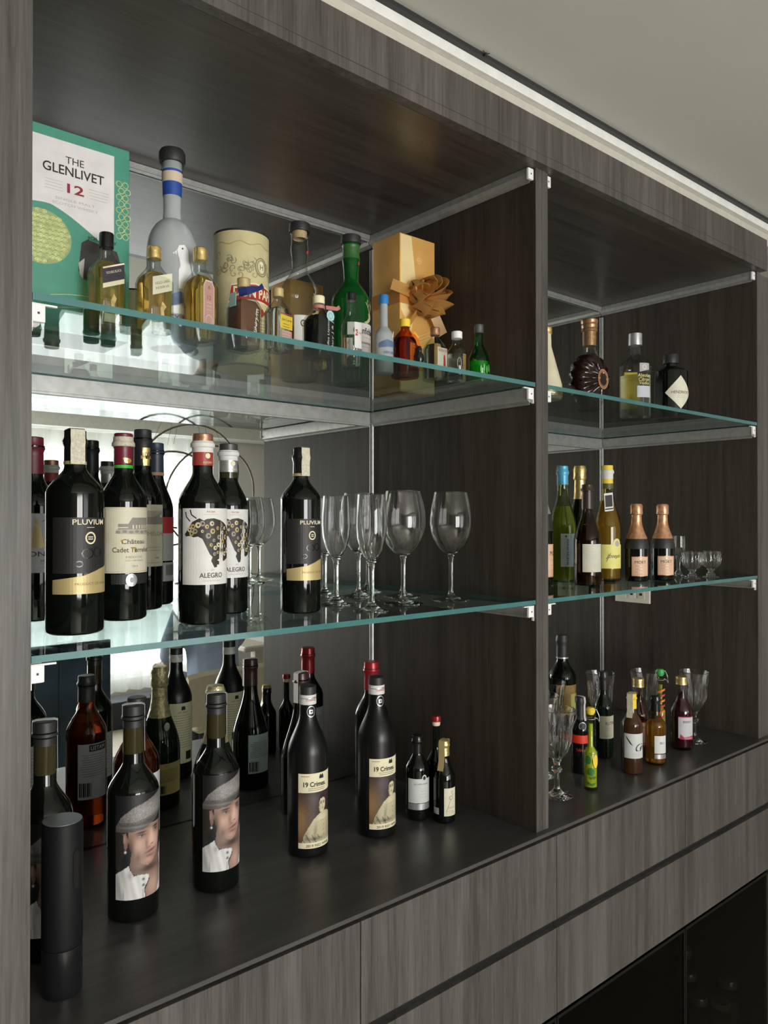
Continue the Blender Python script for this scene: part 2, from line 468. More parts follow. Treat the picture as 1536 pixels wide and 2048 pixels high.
def tax_strip(parent, prof, h, a_c, a_w, drop, mat=None, name='tax_stamp'):
    """paper strip laid over the cap and down one side of the neck"""
    mat = mat or STAMP
    pts = []
    r1 = radius_at(prof, h*0.97)+0.0018
    for sgn, d in ((1, drop),):
        pass
    mb = MB(); rows = []
    path = [(-r1*0.98, h-drop*0.25), (-r1*0.98, h+0.001), (-r1*0.7, h+0.0025), (0, h+0.0028), (r1*0.7, h+0.0025), (r1, h+0.0008)]
    n = 6
    for i in range(n+1):
        z = h-drop*i/n; path.append((radius_at(prof, min(z, h*0.97))+0.0016, z-0.0005))
    P = [(rr*math.sin(a_c), -rr*math.cos(a_c), z) for rr, z in path]
    side = (math.cos(a_c), math.sin(a_c), 0)
    mb.ribbon(P, a_w, mat, up=side, thick=0.0004)
    return mb.build(name, parent)

# =================================================================== structure
X0, X1, X2, X3 = -0.8619, 0.0, 0.0346, 0.9025
D = 0.460
Z1, Z2, Z3, ZT = 0.4182, 0.8110, 1.2000, 1.2795
CEIL = 1.335; FLOOR = -0.95
MIDX = (X1+X2)/2
def boxobj(name, parent, *a, **k):
    return MB().box(*a[:6], a[6], **k).build(name, parent, smooth=35)

def room():
    s = lambda o: tag(o, kind='structure')
    pl = pbr('ceiling_paint', (0.63, 0.63, 0.575), 0.8, var=0.02, vscale=4, bump=0.05)
    wp = pbr('wall_paint', (0.62, 0.59, 0.50), 0.8, var=0.03, vscale=3)
    gw = pbr('wall_grey_paint', (0.84, 0.82, 0.80), 0.7, var=0.05, vscale=3)
    fl = pbr('floor_tile_cream', (0.55, 0.51, 0.42), 0.35, var=0.05, vscale=3)
    s(MB().box(-3.2, 4.2, -4.3, 0.62, CEIL, CEIL+0.06, pl).build('ceiling', smooth=0))
    s(MB().box(-3.2, 4.2, -4.3, 0.62, FLOOR-0.06, FLOOR, fl).build('floor', smooth=0))
    s(MB().box(-3.2, 4.2, 0.50, 0.62, FLOOR, CEIL, wp).build('wall_back', smooth=0))
    s(MB().box(4.1, 4.2, -4.2, 0.50, FLOOR, CEIL, wp).build('wall_right', smooth=0))
    # opposite wall with two window openings
    mb = MB()
    y0, y1 = -4.10, -4.00
    def wl(xa, xb, za, zb, m): mb.box(xa, xb, y0, y1, za, zb, m)
    wl(-3.2, -1.6, FLOOR, CEIL, wp); wl(-1.6, 0.0, FLOOR, -0.6, wp); wl(-1.6, 0.0, 1.1, CEIL, wp)
    wl(0.0, 0.30, FLOOR, CEIL, wp); wl(0.30, 1.86, FLOOR, -0.67, wp); wl(0.30, 1.86, 1.10, CEIL, wp)
    wl(1.86, 4.1, FLOOR, CEIL, gw)
    s(mb.build('wall_front', smooth=0))
    # pelmet under the ceiling opposite
    s(MB().box(-0.7, 3.0, -3.99, -3.72, 1.20, CEIL-0.001, pbr('pelmet_white', (0.78, 0.78, 0.74), 0.6)).build('trim_1', smooth=0))
    # window frames (outside the curtain)
    wf = pbr('window_frame_white', (0.75, 0.75, 0.73), 0.4); gl = thin_glass('window_pane_glass', (0.97, 0.98, 0.98), (0.9, 0.93, 0.93))
    for n, (xa, xb, za, zb) in enumerate(((0.30, 1.86, -0.67, 1.10), (-1.6, 0.0, -0.6, 1.1)), 1):
        f = MB(); t = 0.04
        f.box(xa, xb, -4.08, -4.04, za, za+t, wf); f.box(xa, xb, -4.08, -4.04, zb-t, zb, wf)
        f.box(xa, xa+t, -4.08, -4.04, za+t, zb-t, wf); f.box(xb-t, xb, -4.08, -4.04, za+t, zb-t, wf)
        xm = (xa+xb)/2; f.box(xm-t/2, xm+t/2, -4.08, -4.04, za+t, zb-t, wf)
        w_ = s(f.build('window_%d' % n, smooth=0))
    # cornice over the cabinet: beige filler, white moulding, black strip painted as the gap's shade
    fp = pbr('filler_beige', (0.52, 0.50, 0.43), 0.7)
    s(MB().box(-3.0, 4.1, 0.001, 0.03, ZT, 1.335, fp).build('trim_2', smooth=0))
    mo = MB(); mw = pbr('moulding_white', (0.80, 0.80, 0.76), 0.5)
    mo.box(-3.0, 4.1, -0.012, 0.0005, 1.3105, 1.3275, mw)
    s(mo.build('trim_3', smooth=0))
    s(MB().box(-3.0, 4.1, -0.022, 0.0005, 1.3277, 1.3345, BLKM).build('trim_gap_shade', smooth=0))  # solid black strip in place of the shade in the gap
    # light switch of the right bay is on the panel: built with cabinet
room()

# ---------------------------------------------------------------- display cabinet units
def unit(name, label, xa, xb, tl, tr, cat='cabinet'):
    """xa..xb clear opening, tl/tr board thickness"""
    t = thing(name, label, cat, (0, 0, 0))
    for pa, pb in ((xa-tl, xa), (xb, xb+tr)):
        sp = boxobj('side_panel', t, pa, pb, 0.0012, 0.475, 0.0, ZT, LAM_SHADED)
        boxobj('lit_edge_band', sp, pa, pb, 0, 0.0011, 0.0, ZT, LAM)  # strip in the undarkened laminate, keeps the front edge looking lit
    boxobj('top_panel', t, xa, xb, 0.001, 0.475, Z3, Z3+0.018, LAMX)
    boxobj('back_panel', t, xa, xb, D+0.0055, 0.475, 0.0, Z3, LAM_SHADED)
    tag(boxobj('mirror_panel', t, xa+0.0005, xb-0.0005, D, D+0.005, 0.001, Z3-0.001, MIR), 'mirror back panel')
    # metal corner beads on the mirror
    for x in (xa+0.003, xb-0.003): MB().tube([(x, D-0.003, 0.002), (x, D-0.003, Z3-0.03)], 0.003, ALU, 8).build('corner_bead', t)
    # LED profiles: under the top, and under the shelves
    def prof(pa, pb, along, w=0.015, h=0.020, ztop=0.0):
        m = MB()
        if along == 'Y':   # pa=(x side, dir)
            x, sgn = pa; y0, y1 = pb
            sec = [(0, 0), (w, 0), (w, -h*0.55), (w*0.75, -h*0.9), (w*0.45, -h), (0, -h)]
            pts = [(x+sgn*a, ztop+c) for a, c in sec]
            base = len(m.v)
            for y in (y0, y1): m.v += [(p[0], y, p[1]) for p in pts]
            n = len(pts)
            for i in range(n):
                j = (i+1) % n; q = [base+i, base+j, base+n+j, base+n+i]
                m.face(q if sgn < 0 else q[::-1], ALU)
            m.face(list(range(base, base+n))[::-1] if sgn < 0 else list(range(base, base+n)), ALU)
            m.face(list(range(base+n, base+2*n)) if sgn < 0 else list(range(base+n, base+2*n))[::-1], ALU)
            m.box(x+sgn*w*0.2 if sgn > 0 else x-w*0.3, x+w*0.3 if sgn > 0 else x-w*0.2, y0+0.002, y1, ztop-h-0.004, ztop-h+0.001, ALU)
        else:
            xa_, xb_ = pa; y = pb
            m.box(xa_, xb_, y-w, y, ztop-h, ztop, ALU); m.box(xa_, xb_, y-w*0.6, y-w*0.25, ztop-h-0.004, ztop-h, ALU)
        return m
    zs = [(Z3-0.0005, 0.020, True), (Z2-0.0095, 0.026, True), (Z1-0.0095, 0.020, False)]
    cap = MB()
    for zt, hh, back in zs:
        tag(prof((xb, -1), (0.010, D-0.001), 'Y', 0.014, hh, zt).build('light_profile', t, smooth=25), 'grey metal light profile')
        tag(prof((xa, 1), (0.010, D-0.001), 'Y', 0.014, hh, zt).build('light_profile', t, smooth=25), 'grey metal light profile')
        if back: prof((xa+0.015, xb-0.015), D-0.0005, 'X', 0.008, hh*(0.5 if zt > 1.1 else 1), zt).build('light_profile', t, smooth=0)
        for x, sg in ((xa, 1), (xb, -1)):
            e = MB(); x_a, x_b = sorted((x+sg*0.0005, x+sg*0.0155))
            e.box(x_a, x_b, 0.004, 0.0098, zt-0.021, zt-0.001, WPL, bev=0.0015)
            if zt < 1.1:
                xa2, xb2 = sorted((x+sg*0.0005, x+sg*0.028)); e.box(xa2, xb2, 0.0045, 0.009, zt-0.0025, zt-0.0005, WPL)
                xa2, xb2 = sorted((x+sg*0.0005, x+sg*0.0022)); e.box(xa2, xb2, 0.0045, 0.009, zt-0.028, zt-0.020, WPL)
            xm = x+sg*0.008
            e.box(xm-0.0012, xm+0.0012, 0.0036, 0.0042, zt-0.0125, zt-0.010, BLKM)
            e.build('end_cap', t)
    return t
uL = unit('display_cabinet', 'left bay of the grey wood display cabinet with mirror back', X0, X1, 0.0153, MIDX-X1-0.0003)
uR = unit('display_cabinet', 'right bay of the grey wood display cabinet, farther from the viewer', X2, X3, X2-MIDX-0.0003, 0.0175)
# switch plate on right panel
sw = thing('socket_plate', 'cream double socket plate low on the right bay side panel', 'socket', (X3, 0.3563, 0.355))
m = MB(); m.box(-0.008, -0.0003, -0.056, 0.056, -0.035, 0.035, pbr('cream_plastic', (0.70, 0.67, 0.55), 0.4), bev=0.002); m.build('plate', sw)
m = MB()
for yy in (-0.030, 0.0, 0.030): m.box(-0.0098, -0.0082, yy-0.011, yy+0.011, -0.022, 0.022, pbr('cream_plastic', (0.7, 0.67, 0.55), 0.4), bev=0.0006)
m.build('rocker', sw)
for yy in (-0.030, 0.0): MB().box(-0.0112, -0.0099, yy-0.004, yy+0.004, -0.013, -0.006, BLKM).build('pin_hole', sw)

# fascia above both bays, countertop, neighbour boards
fas = MB(); fas.box(X0-0.0153, X3+0.0175, -0.018, -0.0003, Z3+0.0002, ZT, LAM)
fas.box(X0-0.0153, X3+0.0175, -0.0185, -0.0182, Z3+0.016, Z3+0.0168, LAMX)
fo = fas.build('fascia_board', smooth=0)
fo.location = (0, 0.0, 0)
tag(fo, 'long grey wood fascia board across the top of both bays', 'board')
tag(boxobj('tall_side_panel', None, X0-0.075, X0-0.0156, -0.004, 0.475, FLOOR, CEIL-0.001, LAM), 'tall grey wood panel standing at the far left edge of the cabinet', 'panel')
tag(boxobj('low_side_panel', None, X3+0.0178, X3+0.16, 0.0, 0.475, 0.0, 1.196, LAM), 'grey wood end panel beside the right bay, lower than the fascia', 'panel')
ct = MB(); ct.box(X0-0.0153, X3+0.16, -0.012, 0.475, -0.0065, -0.0003, TOPM)
ct = ct.build('countertop', smooth=0)
tag(ct, 'dark charcoal countertop running under both bays of the cabinet', 'countertop')

# glass shelves
def shelf(xa, xb, zt, label):
    m = MB(); y0, y1 = 0.0005, D-0.0012; z0, z1 = zt-0.0078, zt
    m.box(xa+0.0008, xb-0.0008, y0+0.0004, y1, z0, z1, SHELFG)
    # recolour the rims teal
    idx = m.mi(EDGEG)
    for i in (2, 3, 4, 5): m.m[i] = idx
    o = m.build('glass_shelf', smooth=0); return tag(o, label, 'shelf')
shelf(X0, X1, Z1, 'middle glass shelf of the left bay carrying wine bottles and stemware')
shelf(X0, X1, Z2, 'upper glass shelf of the left bay carrying spirits and miniatures')
shelf(X2, X3, Z1, 'middle glass shelf of the right bay carrying white wines and small glasses')
shelf(X2, X3, Z2, 'upper glass shelf of the right bay carrying three spirit bottles')

# ---------------------------------------------------------------- drawers and glass base cabinets
def drawers(label, fronts_u, fronts_l, xa, xb):
    t = thing('drawer_cabinet', label, 'cabinet', (0, 0, 0))
    c = MB(); c.box(xa, xb, 0.004, 0.475, -0.34, -0.0068, BLACKW); c.build('carcass', t, smooth=0)
    for a, b in fronts_u:
        boxobj('drawer_front', t, a+0.0009, b-0.0009, -0.012, 0.003, -0.164, -0.0125, LAM)
    m = MB(); m.box(xa, xb, -0.003, 0.004, -0.180, -0.166, pbr('grip_profile_black', (0.03, 0.03, 0.031), 0.3, 0.4)); m.build('grip_profile', t, smooth=0)
    for a, b in fronts_l:
        boxobj('drawer_front', t, a+0.0009, b-0.0009, -0.012, 0.003, -0.335, -0.180, LAM)
    return t
XA, XM, XE = X0-0.0153, 0.0430, X3+0.16
drawers('grey wood drawer cabinet below the left bay', [(XA, -0.4165), (-0.4165, XM)], [(XA, XM)], XA, XM-0.0005)
drawers('grey wood drawer cabinet below the right bay', [(XM, 0.507), (0.507, 0.975)], [(XM, 0.975)], XM+0.0005, 0.975)
SMOKE = thin_glass('smoked_door_glass', (0.42, 0.43, 0.38), (0.15, 0.15, 0.13), 0.03, 0.22)
def glasscab(label, xa, xb, doors):
    t = thing('base_cabinet', label, 'cabinet', (0, 0, 0))
    c = MB(); W_ = 0.016
    c.box(xa, xa+W_, 0.012, 0.475, FLOOR+0.002, -0.342, BLKM); c.box(xb-W_, xb, 0.012, 0.475, FLOOR+0.002, -0.342, BLKM)
    c.box(xa+W_, xb-W_, 0.45, 0.475, FLOOR+0.002, -0.342, BLKM); c.box(xa+W_, xb-W_, 0.012, 0.45, -0.356, -0.342, BLKM)
    c.box(xa+W_, xb-W_, 0.012, 0.45, FLOOR+0.002, FLOOR+0.02, BLKM); c.box(xa+W_, xb-W_, 0.05, 0.45, -0.775, -0.765, BLKM)
    c.build('carcass', t, smooth=0)
    for a, b in doors:
        d = MB(); d.box(a+0.0012, b-0.0012, -0.010, 0.004, FLOOR+0.01, -0.3415, SMOKE); dd = d.build('door', t, smooth=0)
        f = MB(); fr = pbr('door_frame_black', (0.005, 0.005, 0.005), 0.6, spec=0.2)
        f.box(a+0.0012, a+0.006, -0.0115, -0.0102, FLOOR+0.01, -0.3415, fr); f.box(b-0.006, b-0.0012, -0.0115, -0.0102, FLOOR+0.01, -0.3415, fr)
        f.box(a+0.006, b-0.006, -0.0115, -0.0102, -0.3475, -0.3415, fr)
        f.build('door_frame', dd, smooth=0)
glasscab('dark smoked glass door cabinet below the left bay drawers', XA, XM-0.0005, [(XA, -0.4165), (-0.4165, XM)])
glasscab('dark smoked glass door cabinet below the right bay drawers', XM+0.0005, 0.975, [(XM, 0.507), (0.507, 0.975)])
# jars behind the smoked glass
def jar(x, y, z, h, r, col, label):
    t = thing('glass_jar', label, 'jar', (x, y, z), 0, 'jars behind the smoked glass door')
    MB().lathe([(0, 0), (r*0.9, 0), (r, 0.004), (r, h*0.72), (r*0.8, h*0.82), (r*0.8, h*0.86)], CLEARG, 24).build('jar_body', t)
    MB().lathe([(0, 0.003), (r*0.88, 0.003), (r*0.93, 0.006), (r*0.93, h*0.6), (0, h*0.6)], col, 24).build('contents', t)
    MB().lathe([(0, h*0.84), (r*0.86, h*0.84), (r*0.86, h*0.98), (r*0.8, h), (0, h)], SILV, 24).build('lid', t)
OL = pbr('olive_contents', (0.20, 0.16, 0.02), 0.5); PL = pbr('pale_contents', (0.12, 0.13, 0.11), 0.5)
for i, (x, y, h, col, lb) in enumerate(((0.78, 0.10, 0.115, PL, 'pale lidded jar behind smoked glass, leftmost'), (0.86, 0.17, 0.115, PL, 'pale lidded jar behind smoked glass, second from left'),
        (0.84, 0.07, 0.09, OL, 'short olive jar behind smoked glass, nearest the door'), (0.90, 0.08, 0.12, OL, 'olive jar behind smoked glass, third from left'),
        (0.93, 0.22, 0.13, PL, 'tallest pale jar behind smoked glass, farthest back'))):
    jar(x, y, -0.765, h, 0.026, col, lb)

# =================================================================== bottles
def phi_at(X, Y): return math.atan2(CX-X, Y-CY)

def bottle(name, label, X, Y, Z, prof, mat, rot=0.0, group=None, seg=44, cat='bottle', body='bottle_body', **k):
    t = thing(name, label, cat, (X, Y, Z), rot, group)
    MB().lathe(prof, mat, seg, **k).build(body, t)
    return t
BORD = dict(fb=0.60, fs=0.745, q=0.78)
BURG = dict(fb=0.44, fs=0.78, q=1.05)

def wave_text_block(P, s, t0, t1, n, w_, mat=INK, hh=0.0007): P.lines(s, t0, t1, n, w_, mat, 2, hh)


def painted(name, parent, mapf, s0, s1, t0, t1, nx, ny, fn):
    """printed picture: a fine grid whose points carry the ink colour fn(a, b), a and b running 0..1"""
    vs = []; cs = []; fs = []
    for j in range(ny+1):
        for i in range(nx+1):
            a, b = i/nx, j/ny
            vs.append(tuple(mapf(s0+(s1-s0)*a, t0+(t1-t0)*b, 0.0003))); c = fn(a, b); cs += [c[0], c[1], c[2], 1.0]
    for j in range(ny):
        for i in range(nx):
            k = j*(nx+1)+i; fs.append((k, k+1, k+nx+2, k+nx+1))
    me = bpy.data.meshes.new(name); me.from_pydata(vs, [], fs)
    at = me.color_attributes.new('ink', 'FLOAT_COLOR', 'POINT'); at.data.foreach_set('color', cs)
    me.polygons.foreach_set('use_smooth', [True]*len(fs))
    if 'printed_picture' not in _M:
        m, nt, N, L = _new('printed_picture'); b_ = N['Principled BSDF']; b_.inputs['Roughness'].default_value = 0.5
        v = N.new('ShaderNodeVertexColor'); v.layer_name = 'ink'; L.new(v.outputs['Color'], b_.inputs['Base Color']); _M['printed_picture'] = m
    me.materials.append(_M['printed_picture'])
    o = bpy.data.objects.new(name, me); COL.objects.link(o); o.parent = parent; return o
def inpoly(x, y, P):
    c = False; j = len(P)-1
    for i in range(len(P)):
        if (P[i][1] > y) != (P[j][1] > y) and x < (P[j][0]-P[i][0])*(y-P[i][1])/(P[j][1]-P[i][1])+P[i][0]: c = not c
        j = i
    return c
def blob(x, y, cx, cy, a, b, rot=0.0):
    dx, dy = x-cx, y-cy; c, s = math.cos(rot), math.sin(rot); u, v = (dx*c+dy*s)/a, (-dx*s+dy*c)/b
    return math.exp(-(u*u+v*v))
def mixc(c, d, k): return tuple(c[i]*(1-k)+d[i]*k for i in range(3))
_rp = random.Random(21)
def portrait_ink(a, b):
    n = _rp.random()
    b = b*1.06
    col = mixc((0.010, 0.010, 0.012), (0.05, 0.045, 0.03), 0.5*blob(a, b, 0.06, 0.33, 0.07, 0.06))
    HAT = [(0.0, 0.69), (0.20, 0.685), (0.50, 0.70), (0.75, 0.755), (1.0, 0.86), (1.0, 1.06), (0.85, 1.035), (0.62, 0.99), (0.34, 0.94), (0.12, 0.85), (0.02, 0.76), (0.0, 0.74)]
    SH1 = [(0.0, 0.0), (0.53, 0.0), (0.52, 0.10), (0.60, 0.17), (0.61, 0.225), (0.40, 0.245), (0.33, 0.235), (0.27, 0.30), (0.24, 0.355), (0.20, 0.33), (0.0, 0.26)]
    SH2 = [(0.80, 0.0), (1.0, 0.0), (1.0, 0.50), (0.95, 0.47), (0.90, 0.36), (0.94, 0.25), (0.90, 0.10)]
    NECK = [(0.26, 0.34), (0.30, 0.26), (0.42, 0.24), (0.60, 0.225), (0.62, 0.17), (0.53, 0.08), (0.55, 0.0), (0.82, 0.0), (0.90, 0.10), (0.94, 0.25), (0.90, 0.37), (0.86, 0.48), (0.30, 0.52)]
    FACE = [(0.24, 0.72), (0.23, 0.60), (0.26, 0.52), (0.33, 0.43), (0.42, 0.375), (0.52, 0.33), (0.60, 0.322), (0.70, 0.35), (0.80, 0.42), (0.87, 0.52), (0.905, 0.62), (0.91, 0.80), (0.70, 0.76), (0.45, 0.71)]
    HAIR = [(0.0, 0.70), (0.26, 0.70), (0.24, 0.60), (0.17, 0.62), (0.20, 0.50), (0.14, 0.42), (0.05, 0.36), (0.0, 0.36)]
    if inpoly(a, b, HAIR): col = mixc((0.015, 0.012, 0.010), (0.05, 0.04, 0.03), n*0.5)
    if inpoly(a, b, NECK):
        k = 0.30+0.55*blob(a, b, 0.72, 0.10, 0.18, 0.13)+0.10*blob(a, b, 0.45, 0.32, 0.1, 0.06)-0.25*blob(a, b, 0.60, 0.29, 0.22, 0.035); k = max(0.06, k)
        col = (0.62*k, 0.40*k, 0.32*k)
    for S in (SH1, SH2):
        if inpoly(a, b, S):
            k = 0.62+0.10*math.sin(a*40+b*20)*math.sin(a*13)-0.2*blob(a, b, 0.05, 0.1, 0.1, 0.3)-0.25*blob(a, b, 0.27, 0.25, 0.05, 0.04)-0.3*blob(a, b, 0.15, 0.05, 0.012, 0.06)+0.03*n
            col = (k, k*0.99, k*0.95)
    for bb in (0.13, 0.19): col = mixc(col, (0.10, 0.10, 0.10), min(1, 1.6*blob(a, b, 0.50, bb, 0.022, 0.012)))
    if 0.485 < a < 0.505 and b < 0.09: col = mixc(col, (0.15, 0.15, 0.15), 0.5)
    EAR = [(0.14, 0.67), (0.19, 0.68), (0.235, 0.62), (0.225, 0.54), (0.185, 0.50), (0.16, 0.53)]
    if inpoly(a, b, EAR): k = 0.35+0.3*blob(a, b, 0.17, 0.62, 0.03, 0.05); col = (0.6*k, 0.36*k, 0.28*k)
    col = mixc(col, (0.8, 0.8, 0.8), min(1, 1.5*blob(a, b, 0.185, 0.488, 0.016, 0.010)))
    if inpoly(a, b, FACE):
        k = 0.50
        k += 0.42*blob(a, b, 0.70, 0.56, 0.16, 0.10)+0.32*blob(a, b, 0.665, 0.60, 0.035, 0.09)+0.25*blob(a, b, 0.42, 0.54, 0.10, 0.08)+0.22*blob(a, b, 0.60, 0.375, 0.10, 0.035)+0.20*blob(a, b, 0.62, 0.72, 0.22, 0.04)
        k -= 0.40*blob(a, b, 0.27, 0.50, 0.07, 0.14)+0.34*blob(a, b, 0.46, 0.645, 0.10, 0.032)+0.34*blob(a, b, 0.78, 0.665, 0.075, 0.030)+0.30*blob(a, b, 0.56, 0.55, 0.03, 0.055)
        k -= 0.30*blob(a, b, 0.63, 0.415, 0.09, 0.012)+0.38*blob(a, b, 0.50, 0.715, 0.35, 0.022)+0.26*blob(a, b, 0.62, 0.50, 0.06, 0.012)+0.25*blob(a, b, 0.40, 0.42, 0.05, 0.06)+0.3*blob(a, b, 0.88, 0.5, 0.04, 0.2)
        k += 0.03*(n-0.5); k = max(0.05, min(1.0, k))
        col = (0.66*k, 0.43*k**1.1, 0.34*k**1.15)
        for cx, cy_, w_ in ((0.46, 0.636, 0.075), (0.765, 0.660, 0.060)):
            col = mixc(col, (0.04, 0.025, 0.02), min(1, 1.5*blob(a, b, cx, cy_+0.036, w_*1.15, 0.0085, 0.05)))        # brow
            col = mixc(col, (0.05, 0.03, 0.025), min(1, 1.3*blob(a, b, cx, cy_+0.008, w_*0.8, 0.007)))
            col = mixc(col, (0.50, 0.45, 0.42), min(1, 1.2*blob(a, b, cx, cy_-0.002, w_*0.55, 0.0058)))
            col = mixc(col, (0.03, 0.02, 0.015), min(1, 1.8*blob(a, b, cx+0.01, cy_, 0.020, 0.008)))
        col = mixc(col, (0.06, 0.02, 0.02), min(1, 1.2*blob(a, b, 0.675, 0.527, 0.030, 0.006, 0.15)))
        col = mixc(col, (0.28, 0.10, 0.09), min(1, 1.1*blob(a, b, 0.655, 0.462, 0.095, 0.013, 0.10)))
        col = mixc(col, (0.06, 0.02, 0.02), min(1, 1.4*blob(a, b, 0.65, 0.462, 0.115, 0.0042, 0.13)))
    if inpoly(a, b, HAT):
        line = 0.735+0.10*max(0, a-0.25)**1.2+0.0
        brim = b < 0.762+0.13*max(0, a-0.30)**1.25
        if brim: k = 0.07+0.10*blob(a, b, 0.5, 0.735, 0.5, 0.010)+0.02*n
        else:
            k = 0.09+0.16*n*n+0.14*blob(a, b, 0.55, 0.88, 0.35, 0.10); k *= 0.6 if b < 0.785+0.13*max(0, a-0.30)**1.25 else 1
        col = (k, k*0.94, k*0.90)
    elif b > 0.74: col = (0.008, 0.008, 0.009)
    return col
def sepia_ink(a, b):
    a += 0.11; n = _rp.random(); D1 = (0.030, 0.020, 0.022); cream = (0.72, 0.64, 0.42)
    col = mixc(D1, (0.30, 0.17, 0.075), min(1, 0.95*blob(a, b, 0.12, 0.42, 0.20, 0.40)+0.25*n*blob(a, b, 0.3, 0.4, 0.3, 0.5)))
    col = mixc(col, (0.10, 0.07, 0.08), 0.6*blob(a, b, 0.55, 0.85, 0.3, 0.12))
    CO = [(0.20, 0.0), (0.24, 0.14), (0.34, 0.30), (0.46, 0.46), (0.60, 0.56), (0.74, 0.60), (0.86, 0.58), (0.97, 0.53), (1.08, 0.44), (1.15, 0.30), (1.15, 0.0)]
    if inpoly(a, b, CO):
        k = 0.72+0.25*blob(a, b, 0.70, 0.48, 0.20, 0.10)-0.30*blob(a, b, 0.50, 0.20, 0.04, 0.20, -0.15)-0.22*blob(a, b, 0.86, 0.22, 0.03, 0.22)-0.45*blob(a, b, 0.52, 0.07, 0.25, 0.04)-0.25*blob(a, b, 0.30, 0.12, 0.06, 0.10)-0.35*blob(a, b, 0.69, 0.41, 0.14, 0.008, 0.08)
        k -= 0.5*(1 if abs(math.sin(a*24+b*16)) < 0.25 and b < 0.16 and a < 0.6 else 0)
        k += 0.12*(n-0.5); k = max(0.04, min(1, k)); col = tuple(c*k for c in cream)
        for bb in (0.12, 0.22, 0.32): col = mixc(col, D1, blob(a, b, 0.74, bb, 0.016, 0.010))
    HD = [(0.62, 0.58), (0.595, 0.68), (0.60, 0.78), (0.63, 0.86), (0.70, 0.885), (0.765, 0.86), (0.795, 0.78), (0.785, 0.68), (0.74, 0.605), (0.68, 0.575)]
    if inpoly(a, b, HD):
        k = 0.95-0.4*blob(a, b, 0.61, 0.70, 0.03, 0.12)-0.35*blob(a, b, 0.70, 0.64, 0.05, 0.012); col = tuple(c*max(0.05, k) for c in cream)
        for ex in (0.655, 0.735):
            col = mixc(col, D1, min(1, 1.3*blob(a, b, ex, 0.765, 0.026, 0.014))); col = mixc(col, D1, min(1, 1.1*blob(a, b, ex, 0.795, 0.03, 0.006)))
        col = mixc(col, (0.2, 0.12, 0.06), 0.7*blob(a, b, 0.69, 0.715, 0.012, 0.03)); col = mixc(col, D1, 0.9*blob(a, b, 0.695, 0.665, 0.035, 0.008))
    if inpoly(a, b, [(0.59, 0.74), (0.585, 0.86), (0.63, 0.93), (0.72, 0.945), (0.79, 0.90), (0.81, 0.80), (0.795, 0.78), (0.775, 0.84), (0.72, 0.865), (0.64, 0.85), (0.605, 0.79)]): col = D1
    return col

# ---- counter, left bay ---------------------------------------------------
def corkscrew():
    t = thing('electric_corkscrew', 'matte black electric corkscrew standing upright at the front left of the countertop', 'corkscrew', (-0.802, 0.081, 0.0), 0)
    MB().lathe([(0, 0), (0.0225, 0), (0.0232, 0.002), (0.0232, 0.056), (0.0228, 0.0565), (0, 0.0565)], BLK, 40).build('foil_cutter_base', t)
    MB().lathe([(0, 0.057), (0.0226, 0.057), (0.0234, 0.060), (0.0234, 0.202), (0.0226, 0.204), (0, 0.204)], pbr('corkscrew_body', (0.007, 0.0075, 0.0085), 0.55, spec=0.2), 40).build('handle_body', t)
    MB().lathe([(0, 0.2042), (0.0222, 0.2042), (0.0222, 0.2048), (0, 0.2050)], pbr('lit_top_grey', (0.22, 0.235, 0.26), 0.4, 0.4), 40).build('lit_top_disc', t)  # top of the body, coloured lighter for the light falling on it
    m = MB(); P = Print(cylmap(0.0236), 0.002)
    a = 0.40
    P.poly([(0.0236*a+0.0045*math.cos(u)+(0), 0.150+(0.018 if math.sin(u) > 0 else -0.018)+0.0045*math.sin(u)) for u in [2*PI*i/24 for i in range(24)]], BLK, 3)
    P.build('power_button', t)
corkscrew()

def man_bottle(X, Y, r, h, label):
    pr = prof_bottle(r, h, 0.585, 0.735, 0.0142, 0.75)
    t = bottle('wine_bottle', label, X, Y, 0, pr, DARKG, group=None)
    sleeve(pr, h*0.90, h, BLKM, 0.0005, True).build('capsule', t)
    sleeve(pr, h*0.775, h*0.90, OLIVE, 0.0003).build('cork_window', t)
    tax_strip(t, pr, h, 1.25, 0.010, h*0.22, pbr('clear_tape', (0.5, 0.5, 0.48), 0.25), 'clear_seal')
    w_ = r*math.radians(62); painted('label', t, cylmap(r), -w_, w_, 0.034, 0.179, 78, 130, portrait_ink)
    B = Print(cylmap(r+0.0002)); B.rect(-0.03+PI*r, 0.03+PI*r, 0.04, 0.13, GREYP, 0); B.lines(PI*r, 0.05, 0.12, 12, 0.045, INK, 1); B.build('back_label', t)
man_bottle(-0.663, 0.204, 0.0360, 0.297, 'tall black wine bottle with portrait label of a hatted man, right of the corkscrew')
man_bottle(-0.531, 0.203, 0.0355, 0.294, 'wine bottle with hatted man portrait label, nearest the left sepia portrait bottle')
man_bottle(-0.791, 0.184, 0.0350, 0.300, 'wine bottle with hatted man label half hidden behind the corkscrew')

